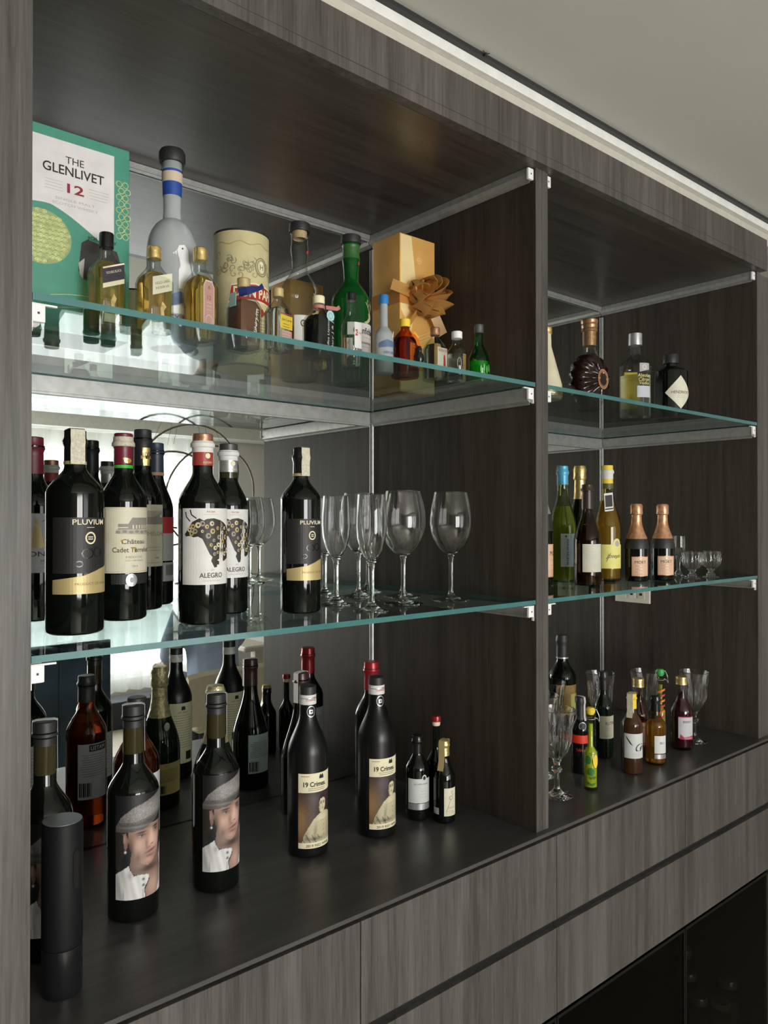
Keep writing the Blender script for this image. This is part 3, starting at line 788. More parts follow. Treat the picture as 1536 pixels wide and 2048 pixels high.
def sepia_bottle(X, Y, r, h, label):
    pr = prof_bottle(r, h, 0.60, 0.84, 0.0142, 0.95, lip=False)
    t = bottle('wine_bottle', label, X, Y, 0, pr, MATTE)
    sleeve(pr, h*0.955, h, BLKM, 0.0007, True).build('screw_cap', t)
    S_ = sleeve(pr, h*0.895, h*0.953, WHITEP, 0.0009).build('price_band', t)
    P = Print(cylmap(0.0152)); P.text('11254-02', -0.002, h*0.924, 0.0035, RED, 1); P.text('WINES', 0.004, h*0.938, 0.002, RED, 1); P.build('price_print', S_)
    P = Print(lambda s, tt, d: ((radius_at(pr, tt)+0.0008+d)*math.sin(s/0.0145), -(radius_at(pr, tt)+0.0008+d)*math.cos(s/0.0145), tt), 0.002)
    P.ring(-0.003, h*0.855, 0.0075, 0.0095, 0.0014, SILV, 2); P.rect(-0.0065, 0.0005, h*0.842, h*0.866, SILV, 3); P.rect(-0.0045, -0.0015, h*0.850, h*0.858, INK, 4)
    P.build('neck_badge', t)
    P = Print(cylmap(r+0.0002)); s1 = r*math.radians(62); k = 2*s1
    Tz = lambda b: 0.017+b*0.1240                        # b 0..1 over the whole label
    P.rect(-s1, s1, Tz(0.745), Tz(1.0), CREAM, 0)
    A = lambda a: -s1+k*a
    def q(pts, m, L): P.poly([(A(a), Tz(b)) for a, b in pts], m, L)
    painted('picture_print', t, cylmap(r), -s1, s1, Tz(0.075), Tz(0.745), 70, 78, sepia_ink)
    P.text('19 Crimes.', A(0.40), Tz(0.855), 0.0085, INK, 2, width=k*0.56, bold=0.025)
    q([(0.49, 0.92), (0.61, 0.92), (0.61, 0.95), (0.58, 0.985), (0.55, 0.96), (0.52, 0.985), (0.49, 0.95)], INK, 2)
    P.lines(A(0.16), Tz(0.965), Tz(0.965), 1, k*0.2, INK); P.lines(A(0.44), Tz(0.775), Tz(0.80), 2, k*0.5, INK)
    P.build('title_label', t)
    P = Print(cylmap(r+0.0002)); P.rect(-s1, s1, Tz(0.0), Tz(0.075), CREAM, 0)
    P.text('2019 RED WINE', A(0.48), Tz(0.036), 0.0042, INK, 2, width=k*0.6)
    P.build('label', t)
    B = Print(cylmap(r+0.0002)); c = PI*r; B.rect(c-0.03, c+0.03, 0.035, 0.165, CREAM, 0); B.poly([(c-0.005, 0.150), (c+0.005, 0.150), (c+0.004, 0.158), (c-0.004, 0.158)], INK, 1)
    B.text('HONEY, MRS', c, 0.145, 0.0035, INK, 1); B.lines(c, 0.07, 0.138, 14, 0.05, INK, 1); B.rect(c-0.022, c-0.006, 0.042, 0.060, INK, 1); B.build('back_label', t)
    sleeve(pr, h*0.93, h*0.935, SILV, 0.0010).build('cap_ring', t)
sepia_bottle(-0.354, 0.209, 0.0342, 0.280, 'matte black wine bottle with sepia portrait label, nearer and left of its twin')
sepia_bottle(-0.214, 0.193, 0.0342, 0.279, 'matte black wine bottle with sepia portrait label, right of its twin, beside the small bottles')

# bottles in the second row, mostly seen through the mirror
def back_label(t, r, z0, z1, mat, w_=0.03, head=None, hm=INK, n=10):
    B = Print(cylmap(r+0.0002)); c = PI*r
    B.rect(c-w_, c+w_, z0, z1, mat, 0); H = z1-z0
    if head: B.rect(c-w_*0.95, c+w_*0.3, z1-H*0.14, z1-H*0.02, INK, 1); B.text(head, c-w_*0.3, z1-H*0.08, H*0.07, WHITEP, 2, width=w_*1.0)
    B.lines(c, z0+H*0.42, z1-H*0.2, n, w_*1.7, hm, 1)
    for i in range(9): B.rect(c+w_*0.15+i*w_*0.085, c+w_*0.15+i*w_*0.085+w_*(0.03+0.03*(i % 3)), z0+H*0.05, z0+H*0.30, INK, 1)
    B.build('back_label', t)
pr = prof_bottle(0.0362, 0.273, 0.61, 0.80, 0.0150, 0.85)
t = bottle('liqueur_bottle', 'red-brown bottle with black capsule behind the leftmost full portrait bottle, reflected in the mirror', -0.598, 0.346, 0, pr, thin_glass('amber_bottle_glass', (0.66, 0.46, 0.34), (0.16, 0.07, 0.03)))
MB().lathe([(0, 0.006), (0.0345, 0.006), (0.0345, 0.165), (0.026, 0.195), (0.013, 0.215), (0.013, 0.225), (0, 0.225)], REDAMB, 32).build('liquid', t)
sleeve(pr, 0.226, 0.273, BLKM, 0.0006, True).build('capsule', t); back_label(t, 0.0362, 0.055, 0.155, GREYP, 0.028, 'MATSU')
P = Print(cylmap(0.0364)); P.rect(-0.04, 0.04, 0.055, 0.155, WHITEP, 0); P.build('label', t)

pr = prof_bottle(0.0400, 0.270, 0.40, 0.80, 0.0145, 1.0)
t = bottle('sparkling_wine_bottle', 'gold-foiled sparkling wine bottle behind the second hatted man bottle, its back in the mirror', -0.455, 0.346, 0, pr, DARKG2)
PGF = pbr('pale_gold_foil', (0.50, 0.44, 0.24), 0.38, 0.6, var=0.35, bump=1.0, vscale=170)
sleeve(pr, 0.175, 0.270, PGF, 0.0008, True, n=14).build('foil', t)
pb = MB().lathe([(0.0152, 0.232), (0.0172, 0.236), (0.0165, 0.250), (0.0175, 0.262), (0.014, 0.2725), (0, 0.2735)], PGF, 28).build('wire_hood', t)
back_label(t, 0.0400, 0.03, 0.09, pbr('ochre_label', (0.50, 0.40, 0.14), 0.6), 0.034)
P = Print(cylmap(0.0402)); P.rect(-0.04, 0.04, 0.03, 0.10, WHITEP, 0); P.build('label', t)
P = Print(cylmap(0.034)); P.ell(PI*0.034, 0.160, 0.006, 0.008, SILV, 2); P.build('neck_badge', t)

pr = prof_bottle(0.0385, 0.266, 0.36, 0.79, 0.0140, 1.02)
t = bottle('wine_bottle', 'sloping-shouldered wine bottle with white tax strip, just behind the nearer sepia portrait bottle', -0.260, 0.366, 0, pr, DARKG)
sleeve(pr, 0.212, 0.266, pbr('dark_brown_cap', (0.05, 0.02, 0.02), 0.3), 0.0008, True).build('screw_cap', t)
tax_strip(t, pr, 0.266, -1.3, 0.011, 0.055, WHITEP); back_label(t, 0.0385, 0.035, 0.115, pbr('pale_blue_label', (0.50, 0.56, 0.56), 0.6), 0.026)
P = Print(cylmap(0.0387)); P.rect(-0.04, 0.03, 0.04, 0.11, WHITEP, 0); P.build('label', t)

pr = prof_bottle(0.0345, 0.270, 0.60, 0.77, 0.0145, 0.8)
t = bottle('wine_bottle', 'wine bottle with glossy red screw cap behind the farther sepia portrait bottle', -0.098, 0.347, 0, pr, DARKG)
sleeve(pr, 0.214, 0.270, REDCAP, 0.0010, True).build('screw_cap', t); back_label(t, 0.0345, 0.05, 0.14, GREYP, 0.024)

pr = prof_bottle(0.0228, 0.154, 0.60, 0.79, 0.0098, 0.8)
t = bottle('small_wine_bottle', 'small dark wine bottle with pale grey label, right of the farther sepia portrait bottle', -0.112, 0.194, 0, pr, DARKG, math.radians(-28))
sleeve(pr, 0.122, 0.154, BLK, 0.0006, True).build('screw_cap', t)
P = Print(cylmap(0.0230), 0.002); P.rect(-0.025, 0.024, 0.034, 0.079, pbr('pale_grey_label', (0.60, 0.62, 0.60), 0.6), 0); P.ell(0.008, 0.080, 0.005, 0.006, pbr('pale_grey_label', (0.60, 0.62, 0.60), 0.6), 0)
P.ell(0.008, 0.080, 0.003, 0.0036, INK, 1); P.text("JACOB'S CREEK", 0.002, 0.069, 0.0028, INK, 1, width=0.028); P.lines(0.006, 0.045, 0.056, 3, 0.014, GREYP, 1)
P.rect(-0.025, 0.024, 0.0215, 0.033, SILV, 0); P.build('label', t)
pr = prof_bottle(0.0208, 0.149, 0.52, 0.80, 0.0092, 0.95)
t = bottle('small_wine_bottle', 'small dark bottle with gold cap and gold seal strip, rightmost on the left countertop', -0.084, 0.150, 0, pr, DARKG, math.radians(-46))
sleeve(pr, 0.122, 0.149, GOLD, 0.0008, True).build('screw_cap', t)
tax_strip(t, pr, 0.149, -0.45, 0.012, 0.052, GOLDM)
P = Print(cylmap(0.0210), 0.002); P.rect(0.0, 0.026, 0.015, 0.066, PAPER, 0); P.line([(0.004, 0.022), (0.013, 0.045), (0.010, 0.050), (0.018, 0.052), (0.014, 0.060), (0.019, 0.060)], 0.001, TAN, 1); P.ring(0.013, 0.048, 0.004, 0.004, 0.0008, TAN, 1, 12)
P.text('DOLCE', 0.015, 0.030, 0.003, TAN, 1); P.lines(0.013, 0.018, 0.024, 3, 0.02, TAN, 1); P.build('label', t); P = Print(cylmap(0.0210), 0.002); P.rect(-0.024, -0.010, 0.017, 0.029, GREYP, 0); P.build('side_label', t)
pr = prof_bottle(0.0185, 0.180, 0.50, 0.68, 0.0068, 0.9)
t = bottle('small_liqueur_bottle', 'slender dark bottle with red-topped cream stopper, behind the small gold-capped bottle', -0.058, 0.198, 0, pr, DARKG)
MB().lathe([(0.0068, 0.163), (0.0078, 0.165), (0.0080, 0.171), (0.0078, 0.172)], CREAM, 24).build('cork_band', t)
MB().lathe([(0, 0.171), (0.0092, 0.171), (0.0095, 0.177), (0.0085, 0.1815), (0, 0.182)], REDCAP, 24).build('stopper', t)

# ---- middle shelf, left bay ----------------------------------------------
def pluvium(X, Y, r, h, rot, cap_strip, label):
    pr = prof_bottle(r, h, 0.685, 0.82, r*0.375, 0.8)
    t = bottle('wine_bottle', label, X, Y, Z1, pr, DARKG, rot)
    sleeve(pr, h*0.835, h, BLK, 0.0006, True).build('capsule', t)
    tax_strip(t, pr, h, cap_strip, r*0.50, h*0.165)
    for z in (0.836, 0.846): pass
    sleeve(pr, h*0.832, h*0.848, GOLDM, 0.0009).build('capsule_band', t)
    P = Print(cylmap(r+0.0002)); w_ = r*math.radians(77)
    P.rect(-w_, w_, h*0.30, h*0.57, pbr('soft_black_label', (0.016, 0.015, 0.015), 0.5), 0)
    P.poly([(-w_, h*0.20), (w_, h*0.20), (w_, h*0.345), (w_*0.3, h*0.318), (-w_*0.2, h*0.288), (-w_, h*0.268)], GOLDM, 1)
    P.text('PLUVIUM', 0.0, h*0.548, r*0.19, CREAM, 2, width=r*1.25, bold=0.01); P.lines(0.0, h*0.522, h*0.522, 1, r*0.3, CREAM)
    P.ring(0.0, h*0.470, r*0.20, r*0.22, r*0.055, CREAM, 2); P.lines(0, h*0.465, h*0.475, 2, r*0.2, CREAM, 2, 0.0012)
    P.ring(-r*0.1, h*0.395, r*0.24, r*0.20, r*0.05, BLK, 2, 8); P.ring(r*0.3, h*0.40, r*0.2, r*0.2, r*0.05, BLK, 2, 8); P.ring(-r*0.4, h*0.345, r*0.14, r*0.12, r*0.04, BLK, 2, 8)
    P.text('PRODUCT OF SPAIN', 0.004, h*0.248, r*0.085, pbr('brown_ink', (0.20, 0.12, 0.04), 0.6), 2, width=r*1.3); P.build('label', t)
    B = Print(cylmap(r+0.0002)); B.rect(PI*r-0.025, PI*r+0.025, h*0.22, h*0.5, BLKM, 0); B.lines(PI*r, h*0.26, h*0.46, 9, 0.04, GREYP, 1); B.build('back_label', t)
pluvium(-0.765, 0.149, 0.0360, 0.262, math.radians(12), math.radians(-18), 'black wine bottle with gold banner label at the front left of the middle shelf')
pluvium(-0.417, 0.139, 0.0317, 0.258, 0, math.radians(2), 'black wine bottle with gold banner label standing left of the champagne flutes')

def chateau():
    r, h = 0.0335, 0.272
    pr = prof_bottle(r, h, 0.63, 0.80, 0.0135, 0.75)
    t = bottle('wine_bottle', 'bordeaux bottle with cream chateau label, maroon capsule and silver medal', -0.664, 0.240, Z1, pr, DARKG)
    sleeve(pr, h*0.835, h, MAROON, 0.0006, True).build('capsule', t)
    sleeve(pr, h*0.93, h*0.985, STAMP, 0.0013).build('capsule_band', t)
    sleeve(pr, h*0.815, h*0.832, GRN, 0.0004).build('green_band', t)
    P = Print(cylmap(0.0146), 0.002); P.ell(0.001, h*0.855, 0.006, 0.004, GOLD, 1, 8); P.rect(-0.006, -0.001, h*0.86, h*0.87, GOLD, 1); P.build('gold_print', t)
    P = Print(cylmap(r+0.0002)); w_ = r*math.radians(70)
    P.rect(-w_, w_, 0.069, 0.164, PAPER, 0); gk = pbr('engraving_grey', (0.30, 0.28, 0.24), 0.6)
    # engraved chateau
    P.rect(-0.020, 0.030, 0.132, 0.140, gk, 1); P.poly([(-0.006, 0.140), (0.032, 0.140), (0.030, 0.149), (0.0, 0.149)], gk, 1)
    for i in range(6): P.rect(0.0+i*0.005, 0.0022+i*0.005, 0.133, 0.1385, PAPER, 2)
    P.rect(-0.020, -0.006, 0.134, 0.1355, PAPER, 2); P.poly([(-0.024, 0.126), (0.034, 0.124), (0.034, 0.131), (-0.022, 0.132)], pbr('engraving_light', (0.48, 0.45, 0.37), 0.6), 1)
    for i in range(7): P.ell(-0.020+i*0.009, 0.128+0.001*(i % 2), 0.0035, 0.0022, gk, 2, 8)
    P.text('Château', 0.003, 0.1145, 0.0070, pbr('label_brown_ink', (0.13, 0.09, 0.05), 0.6), 2, width=0.036, bold=0.01)
    P.text('Cadet Terrefort', 0.003, 0.1025, 0.0072, pbr('label_brown_ink', (0.13, 0.09, 0.05), 0.6), 2, width=0.062, bold=0.01)
    P.ell(-0.014, 0.1145, 0.0025, 0.004, GOLD, 1, 10); P.ell(0.004, 0.1025, 0.003, 0.004, GOLD, 1, 10)
    P.text('MEDOC', 0.004, 0.092, 0.003, gk, 2, width=0.026); P.text('CRU ARTISAN', 0.004, 0.087, 0.002, gk, 2, width=0.028); P.text('2014', 0.004, 0.079, 0.003, gk, 2)
    P.line([(-w_+0.002, 0.071), (w_-0.002, 0.071), (w_-0.002, 0.162), (-w_+0.002, 0.162), (-w_+0.002, 0.071)], 0.0005, GOLDM, 1)
    P.build('label', t)
    P = Print(cylmap(r+0.0002)); P.rect(-0.030, 0.034, 0.0530, 0.0675, BLKM, 0); P.build('neck_strip_label', t)
    P = Print(cylmap(r+0.0006)); P.ell(-0.001, 0.0590, 0.0082, 0.0092, SILV, 2, 24); P.ring(-0.001, 0.0590, 0.0068, 0.0078, 0.0006, GREYP, 3); P.ell(-0.001, 0.059, 0.003, 0.004, GREYP, 3, 10); P.build('medal', t)
    back_label(t, r, 0.07, 0.15, PAPER, 0.028)
chateau()

def montes():
    r, h = 0.0340, 0.266; pr = prof_bottle(r, h, 0.62, 0.79, 0.0142, 0.8)
    t = bottle('wine_bottle', 'wine bottle with burgundy capsule and grey label at the far left edge of the shelf', -0.768, 0.318, Z1, pr, DARKG)
    sleeve(pr, h*0.80, h, MAROON, 0.0007, True).build('capsule', t)
    P = Print(cylmap(r+0.0002)); w_ = r*math.radians(68); P.rect(-w_, w_, 0.070, 0.155, pbr('light_grey_label', (0.56, 0.56, 0.57), 0.6), 0)
    P.poly([(0.004, 0.110), (0.012, 0.108), (0.016, 0.120), (0.018, 0.138), (0.010, 0.147), (0.006, 0.138), (0.008, 0.126)], GOLDM, 1)
    P.ell(-0.004, 0.143, 0.0035, 0.004, GOLDM, 1, 10); P.poly([(-0.012, 0.106), (0.006, 0.106), (0.0, 0.138), (-0.008, 0.138)], GOLDM, 1)
    P.poly([(0.0, 0.143), (0.018, 0.150), (0.026, 0.146), (0.014, 0.146)], INK, 2)
    P.text('MONTES', 0.002, 0.097, 0.0072, INK, 2, width=0.058); P.text('SERIES', 0.010, 0.087, 0.003, INK, 2, width=0.02); P.lines(0.010, 0.077, 0.083, 2, 0.026, GREYP); P.build('label', t)
montes()

def melchor():
    r, h = 0.0315, 0.292; pr = prof_bottle(r, h, 0.60, 0.78, 0.0138, 0.8)
    t = bottle('wine_bottle', 'tall bottle with black capsule and gold medallion behind the cream chateau label', -0.590, 0.343, Z1, pr, DARKG)
    sleeve(pr, h*0.80, h, BLKM, 0.0007, True).build('capsule', t)
    P = Print(cylmap(0.0150), 0.002); P.rect(-0.009, 0.009, h*0.838, h*0.855, GOLD, 1); P.poly([(-0.0055, h*0.80), (0.0055, h*0.80), (0.007, h*0.90), (-0.007, h*0.90)], GOLD, 1); P.text('100', 0, h*0.862, 0.008, INK, 2, width=0.012); P.build('medallion', t)
    P = Print(cylmap(r+0.0002)); w_ = r*math.radians(78); P.rect(-w_, w_, 0.070, 0.170, PAPER, 0); gk = pbr('engraving_grey', (0.3, 0.28, 0.24), 0.6)
    P.rect(-0.028, 0.036, 0.138, 0.160, pbr('engraving_light', (0.48, 0.45, 0.37), 0.6), 1)
    P.poly([(-0.02, 0.138), (0.034, 0.138), (0.034, 0.150), (0.020, 0.156), (0.006, 0.150), (-0.02, 0.150)], gk, 2); P.ell(0.022, 0.1515, 0.004, 0.003, PAPER, 3, 8)
    P.text('DON MELCHOR', 0.004, 0.123, 0.0066, gk, 2, width=0.066); P.lines(0.006, 0.096, 0.101, 2, 0.04, gk); P.text('2008', 0.012, 0.084, 0.003, gk, 2); P.lines(0.006, 0.076, 0.076, 1, 0.04, gk); P.build('label', t)
    back_label(t, r, 0.07, 0.14, GREYP, 0.026)
melchor()
r, h = 0.0300, 0.277; pr = prof_bottle(r, h, 0.58, 0.80, 0.0135, 0.9)
t = bottle('wine_bottle', 'black wine bottle with tan-banded capsule at the mirror, partly behind the medallion bottle', -0.543, 0.398, Z1, pr, DARKG)
sleeve(pr, h*0.82, h, pbr('dark_blue_capsule', (0.03, 0.045, 0.07), 0.4), 0.0007, True).build('capsule', t)
sleeve(pr, h*0.80, h*0.82, TAN, 0.0008).build('capsule_band', t)
P = Print(cylmap(r+0.0002)); P.rect(0.0, 0.034, 0.075, 0.122, GREYP, 0); P.rect(0.0, 0.034, 0.122, 0.150, RED, 0); P.build('label', t); P = Print(cylmap(r+0.0002)); P.rect(0.0, 0.034, 0.040, 0.072, GREYP, 0)
for i in range(10): P.rect(0.006+i*0.002, 0.007+i*0.002, 0.050, 0.068, INK, 1)
P.build('lower_label', t)

def bull(X, Y, r, h, caps, capname, label, see=False):
    pr = prof_bottle(r, h, 0.63, 0.80, 0.0142, 0.78)
    t = bottle('wine_bottle', label, X, Y, Z1, pr, DARKG, math.radians(-4))
    sleeve(pr, h*0.835, h*0.93, caps, 0.0007).build('capsule', t)
    sleeve(pr, h*0.905, h*0.965, WHITEP, 0.0012).build('capsule_band', t)
    sleeve(pr, h*0.962, h, capname, 0.0009, True).build('capsule_top', t)
    if see: sleeve(pr, h*0.80, h*0.835, OLIVE, 0.0003).build('cork_window', t)
    P = Print(cylmap(0.0157), 0.002); P.text('NOVEDAD', 0.001, h*0.938, 0.003, RED, 1, width=0.02); P.text('ALEGRO', 0.001, h*0.850, 0.0028, CREAM, 1, width=0.014)
    P.ell(0.001, h*0.885, 0.004, 0.004, CREAM, 1, 8); P.build('capsule_print', t)
    P = Print(cylmap(r+0.0002)); w_ = r*math.radians(76)
    P.rect(-w_, w_, 0.056, 0.162, WHITEP, 0)
    k = r/0.0335
    def q(pts, m, L=1): P.poly([(a*k*0.001, 0.056+b*0.00106*100*0.01) for a, b in pts], m, L)
    dk = pbr('bull_dark', (0.030, 0.026, 0.020), 0.55)
    # body (mm across, percent of label height up)
    q([(-40, 66), (-38, 63), (-31, 64), (-26, 62), (-20, 63), (-14, 60), (-9, 50), (-4, 40), (0, 36), (-2, 31), (3, 22), (7, 23), (7, 26), (14, 26), (15, 28), (7, 32), (12, 34), (20, 30), (32, 34), (34, 70), (26, 78), (14, 84), (2, 87), (-8, 86), (-12, 84), (-18, 87), (-28, 82), (-33, 74)], dk)
    P.line([(-0.031*k, 0.144), (-0.037*k, 0.150), (-0.0385*k, 0.157)], 0.0017, dk, 1); P.line([(-0.022*k, 0.148), (-0.029*k, 0.153), (-0.031*k, 0.160)], 0.0017, dk, 1)
    rnd = random.Random(5)
    cols = [pbr('bull_cream', (0.62, 0.55, 0.36), 0.55), pbr('bull_ochre', (0.45, 0.34, 0.12), 0.5), pbr('bull_grey', (0.30, 0.27, 0.22), 0.55)]
    cen = [(-32, 72), (-27, 76), (-24, 70), (-20, 78), (-29, 67), (-14, 80), (-14, 70), (-8, 76), (-6, 64), (-1, 80), (0, 70), (2, 58), (4, 48), (8, 74), (10, 62), (9, 52), (8, 42), (15, 78), (17, 68), (17, 56), (15, 45), (22, 74), (24, 62), (23, 50), (22, 40), (29, 68), (30, 56), (29, 44), (-2, 52), (3, 40)]
    for i, (a, b) in enumerate(cen):
        rr = 2.0+rnd.random()*1.9; P.ell(a*k*0.001, 0.056+b*0.00106, rr*k*0.001, rr*0.0011, cols[i % 3], 2, 9)
        P.ell(a*k*0.001+0.0006, 0.056+b*0.00106, rr*k*0.0004, rr*0.00045, dk, 3, 7)
    P.text('RIOJA', -0.002, 0.157, 0.003, RED, 2, width=0.012); P.lines(-0.002, 0.1535, 0.1535, 1, 0.024, GREYP, 2, 0.0004)
    P.text('2019', 0.0, 0.0765, 0.002, GREYP, 2); P.text('ALEGRO', -0.001, 0.069, 0.0068, pbr('dark_brown_ink', (0.06, 0.045, 0.035), 0.6), 2, width=0.034, bold=0.01); P.lines(-0.001, 0.0615, 0.0615, 1, 0.03, GREYP, 2, 0.0005)
    P.build('label', t); back_label(t, r, 0.07, 0.15, GREYP, 0.026)
bull(-0.594, 0.127, 0.0337, 0.267, pbr('red_capsule', (0.36, 0.05, 0.04), 0.4), COPPER, 'bull label wine bottle with red capsule, the nearer of the bull pair')
bull(-0.507, 0.209, 0.0305, 0.264, SILV, pbr('dark_grey_foil', (0.09, 0.09, 0.09), 0.4, 0.5), 'bull label wine bottle with silver capsule, behind and right of the red-capsuled one', True)

# ---- stemware -------------------------------------------------------------
def stem_glass(name, label, X, Y, Z, h, prof_out, foot, stem_r, bowl_z, group, mat=None, flute=None, seg=48, knob=None, inner=0.0011):
    t = thing(name, label, 'glass', (X, Y, Z), 0, group)
    mat = mat or CRYS
    # foot
    MB().lathe([(0, 0.0), (foot*0.97, 0.0), (foot, 0.0012), (foot*0.97, 0.0022), (foot*0.5, 0.0045), (stem_r*2.2, 0.0085), (stem_r*1.3, 0.014), (stem_r*1.3, 0.0142), (0, 0.0142)], mat, seg, flute=(18, 0.05, 0.0005, 0.006) if flute else None).build('foot', t)
    sp = [(0, 0.0143), (stem_r*1.28, 0.0143), (stem_r, 0.022)]
    if knob:
        for a, b in knob: sp.append((a, b))
    sp += [(stem_r, bowl_z-0.016), (stem_r*1.3, bowl_z-0.006), (stem_r*2.0, bowl_z-0.0005), (0, bowl_z-0.0005)]
    MB().lathe(sp, mat, 24).build('stem', t)
    q = [(0, bowl_z)]+[(a, b) for a, b in prof_out]
    last = q[-1]
    q += [(last[0]-inner*0.5, last[1]+inner*0.4)]
    inn = [(max(a-inner, 0.0005), b+(inner if i == 0 else 0)) for i, (a, b) in enumerate(prof_out)][::-1]
    inn[-1] = (inn[-1][0]*0.8, bowl_z+0.004)
    q += inn+[(0, bowl_z+0.0032)]
    MB().lathe(q, mat, seg, flute=flute).build('bowl', t)
    return t
WB = lambda s, h, z0: [(0.004*s, z0+0.0002), (0.016*s, z0+0.006*h), (0.028*s, z0+0.018*h), (0.0365*s, z0+0.036*h), (0.0398*s, z0+0.055*h), (0.0392*s, z0+0.072*h), (0.0362*s, z0+0.092*h), (0.0315*s, z0+0.113*h)]
def wine_glass(X, Y, label, s=0.97):
    return stem_glass('wine_glass', label, X, Y, Z1, 0.195, WB(s, 1.0, 0.082), 0.0345, 0.0034, 0.082, 'stemware on the middle shelf')
def flute(X, Y, label, s=1.0):
    z0 = 0.080
    b = [(0.005, z0+0.0002), (0.012, z0+0.006), (0.018, z0+0.017), (0.0232*s, z0+0.036), (0.0250*s, z0+0.055), (0.0245*s, z0+0.075), (0.0222*s, z0+0.106)]
    return stem_glass('champagne_flute', label, X, Y, Z1, 0.187, b, 0.0300, 0.0042, z0, 'stemware on the middle shelf')
wine_glass(-0.115, 0.102, 'large rounded wine glass standing alone, rightmost on the middle shelf')
wine_glass(-0.219, 0.115, 'large wine glass second from the right, in front of another at the same spot')
wine_glass(-0.140, 0.204, 'large wine glass directly behind the second from the right')
wine_glass(-0.200, 0.262, 'wine glass at the back between the two champagne flutes', 0.86)
flute(-0.327, 0.071, 'slender champagne flute nearest the shelf front, left of the wine glasses')
flute(-0.313, 0.183, 'champagne flute right beside the gold banner bottle')
flute(-0.248, 0.305, 'champagne flute in the back row, mostly hidden by the gold banner bottle', 0.95)
flute(-0.125, 0.325, 'champagne flute at the back corner beside the mirror and divider', 0.95)

# ---- upper shelf, left bay -------------------------------------------------
def gift_box():
    x0, x1, y0, y1, z0, h = -0.8610, -0.6850, 0.168, 0.262, Z2, 0.267
    t = thing('whisky_gift_box', 'tall teal and white whisky gift box at the left end of the upper shelf', 'box', ((x0+x1)/2, y0, z0))
    hw = (x1-x0)/2
    MB().box(-hw, hw, 0, y1-y0, 0, h, TEALB, bev=0.0015).build('carton', t)
    P = Print(facemap(0), 0.5)
    R_ = hw-0.022      # right edge of the white field
    arc = [(-hw+(R_+hw)*i/24, 0.150+0.016*math.sin(PI*min(1, (i/24)*1.15+0.0))-0.045*max(0, (i/24)-0.45)) for i in range(25)]
    P.poly([(-hw+0.001, 0.253)]+[(a, b) for a, b in arc]+[(R_, 0.253)], BOXW, 0)
    P.text('THE', 0.013, 0.229, 0.0092, INK, 2, width=0.024)
    P.text('GLENLIVET', 0.012, 0.2145, 0.0125, INK, 2, width=0.080, bold=0.012)
    P.text('12', 0.014, 0.192, 0.0125, pbr('claret_ink', (0.25, 0.01, 0.03), 0.6), 2, width=0.022, bold=0.02)
    P.text('SINGLE MALT', 0.014, 0.176, 0.0034, GREYP, 2, width=0.052); P.text('SCOTCH WHISKY', 0.014, 0.1695, 0.0034, GREYP, 2, width=0.060)
    for sx in (-0.014, 0.045):
        P.lines(sx, 0.186, 0.198, 4, 0.028, GREYP, 2, 0.0006)
    # embossed leaf medallion
    cx, cz = -0.030, 0.121
    P.ell(cx, cz, 0.039, 0.036, pbr('leaf_olive', (0.28, 0.36, 0.15), 0.5), 1, 30)
    for j in range(-5, 6):
        for i in range(-5, 6):
            a = cx+i*0.0075+(0.00375 if j % 2 else 0); b = cz+j*0.0064
            if ((a-cx)/0.037)**2+((b-cz)/0.034)**2 < 0.95:
                P.poly([(a+0.0040*math.cos(u), b+0.0035*math.sin(u)) for u in [PI*k/6 for k in range(7)]]+[(a, b-0.0032)], LEAF, 2)
                P.ring(a, b+0.0002, 0.0024, 0.0022, 0.0006, pbr('leaf_olive', (0.28, 0.36, 0.15), 0.5), 3, 8)
    for j in range(9):
        for i in range(2):
            P.ring(R_+0.007+i*0.009+(j % 2)*0.003, 0.145+j*0.009, 0.0045, 0.0045, 0.0009, LEAF, 1, 10)
    P.text('WRITE YOUR MESSAGE HERE', 0.026, 0.042, 0.0036, CREAM, 2, width=0.072)
    P.line([(-0.018+i*0.009, 0.047+0.006*math.sin(PI*i/10)) for i in range(11)], 0.0007, LEAF, 1); P.line([(-0.018+i*0.009, 0.030+0.006*math.sin(PI*i/10)) for i in range(11)], 0.0007, LEAF, 1)
    P.line([(-0.088, 0.060), (-0.078, 0.064), (-0.068, 0.058), (-0.066, 0.050)], 0.0012, TEALL, 1)
    P.text('JOURNEY', 0.050, 0.132, 0.006, INK, 3, width=0.040)
    P.build('front_print', t)
    P = Print(facemap(0), 0.5)
    P.poly([(0.022, 0.124), (0.030, 0.130), (0.070, 0.122), (0.076, 0.104), (0.077, 0.078), (0.026, 0.075), (0.018, 0.086)], pbr('cutout_shade_patch', (0.035, 0.030, 0.028), 0.35), 1)  # flat dark patch for the cutout's shaded inside; pale sliver paints a reflection
    P.poly([(0.018, 0.096), (0.026, 0.104), (0.024, 0.076), (0.020, 0.080)], pbr('recess_light', (0.45, 0.46, 0.42), 0.4), 2)
    P.build('cutout_window', t)
gift_box()

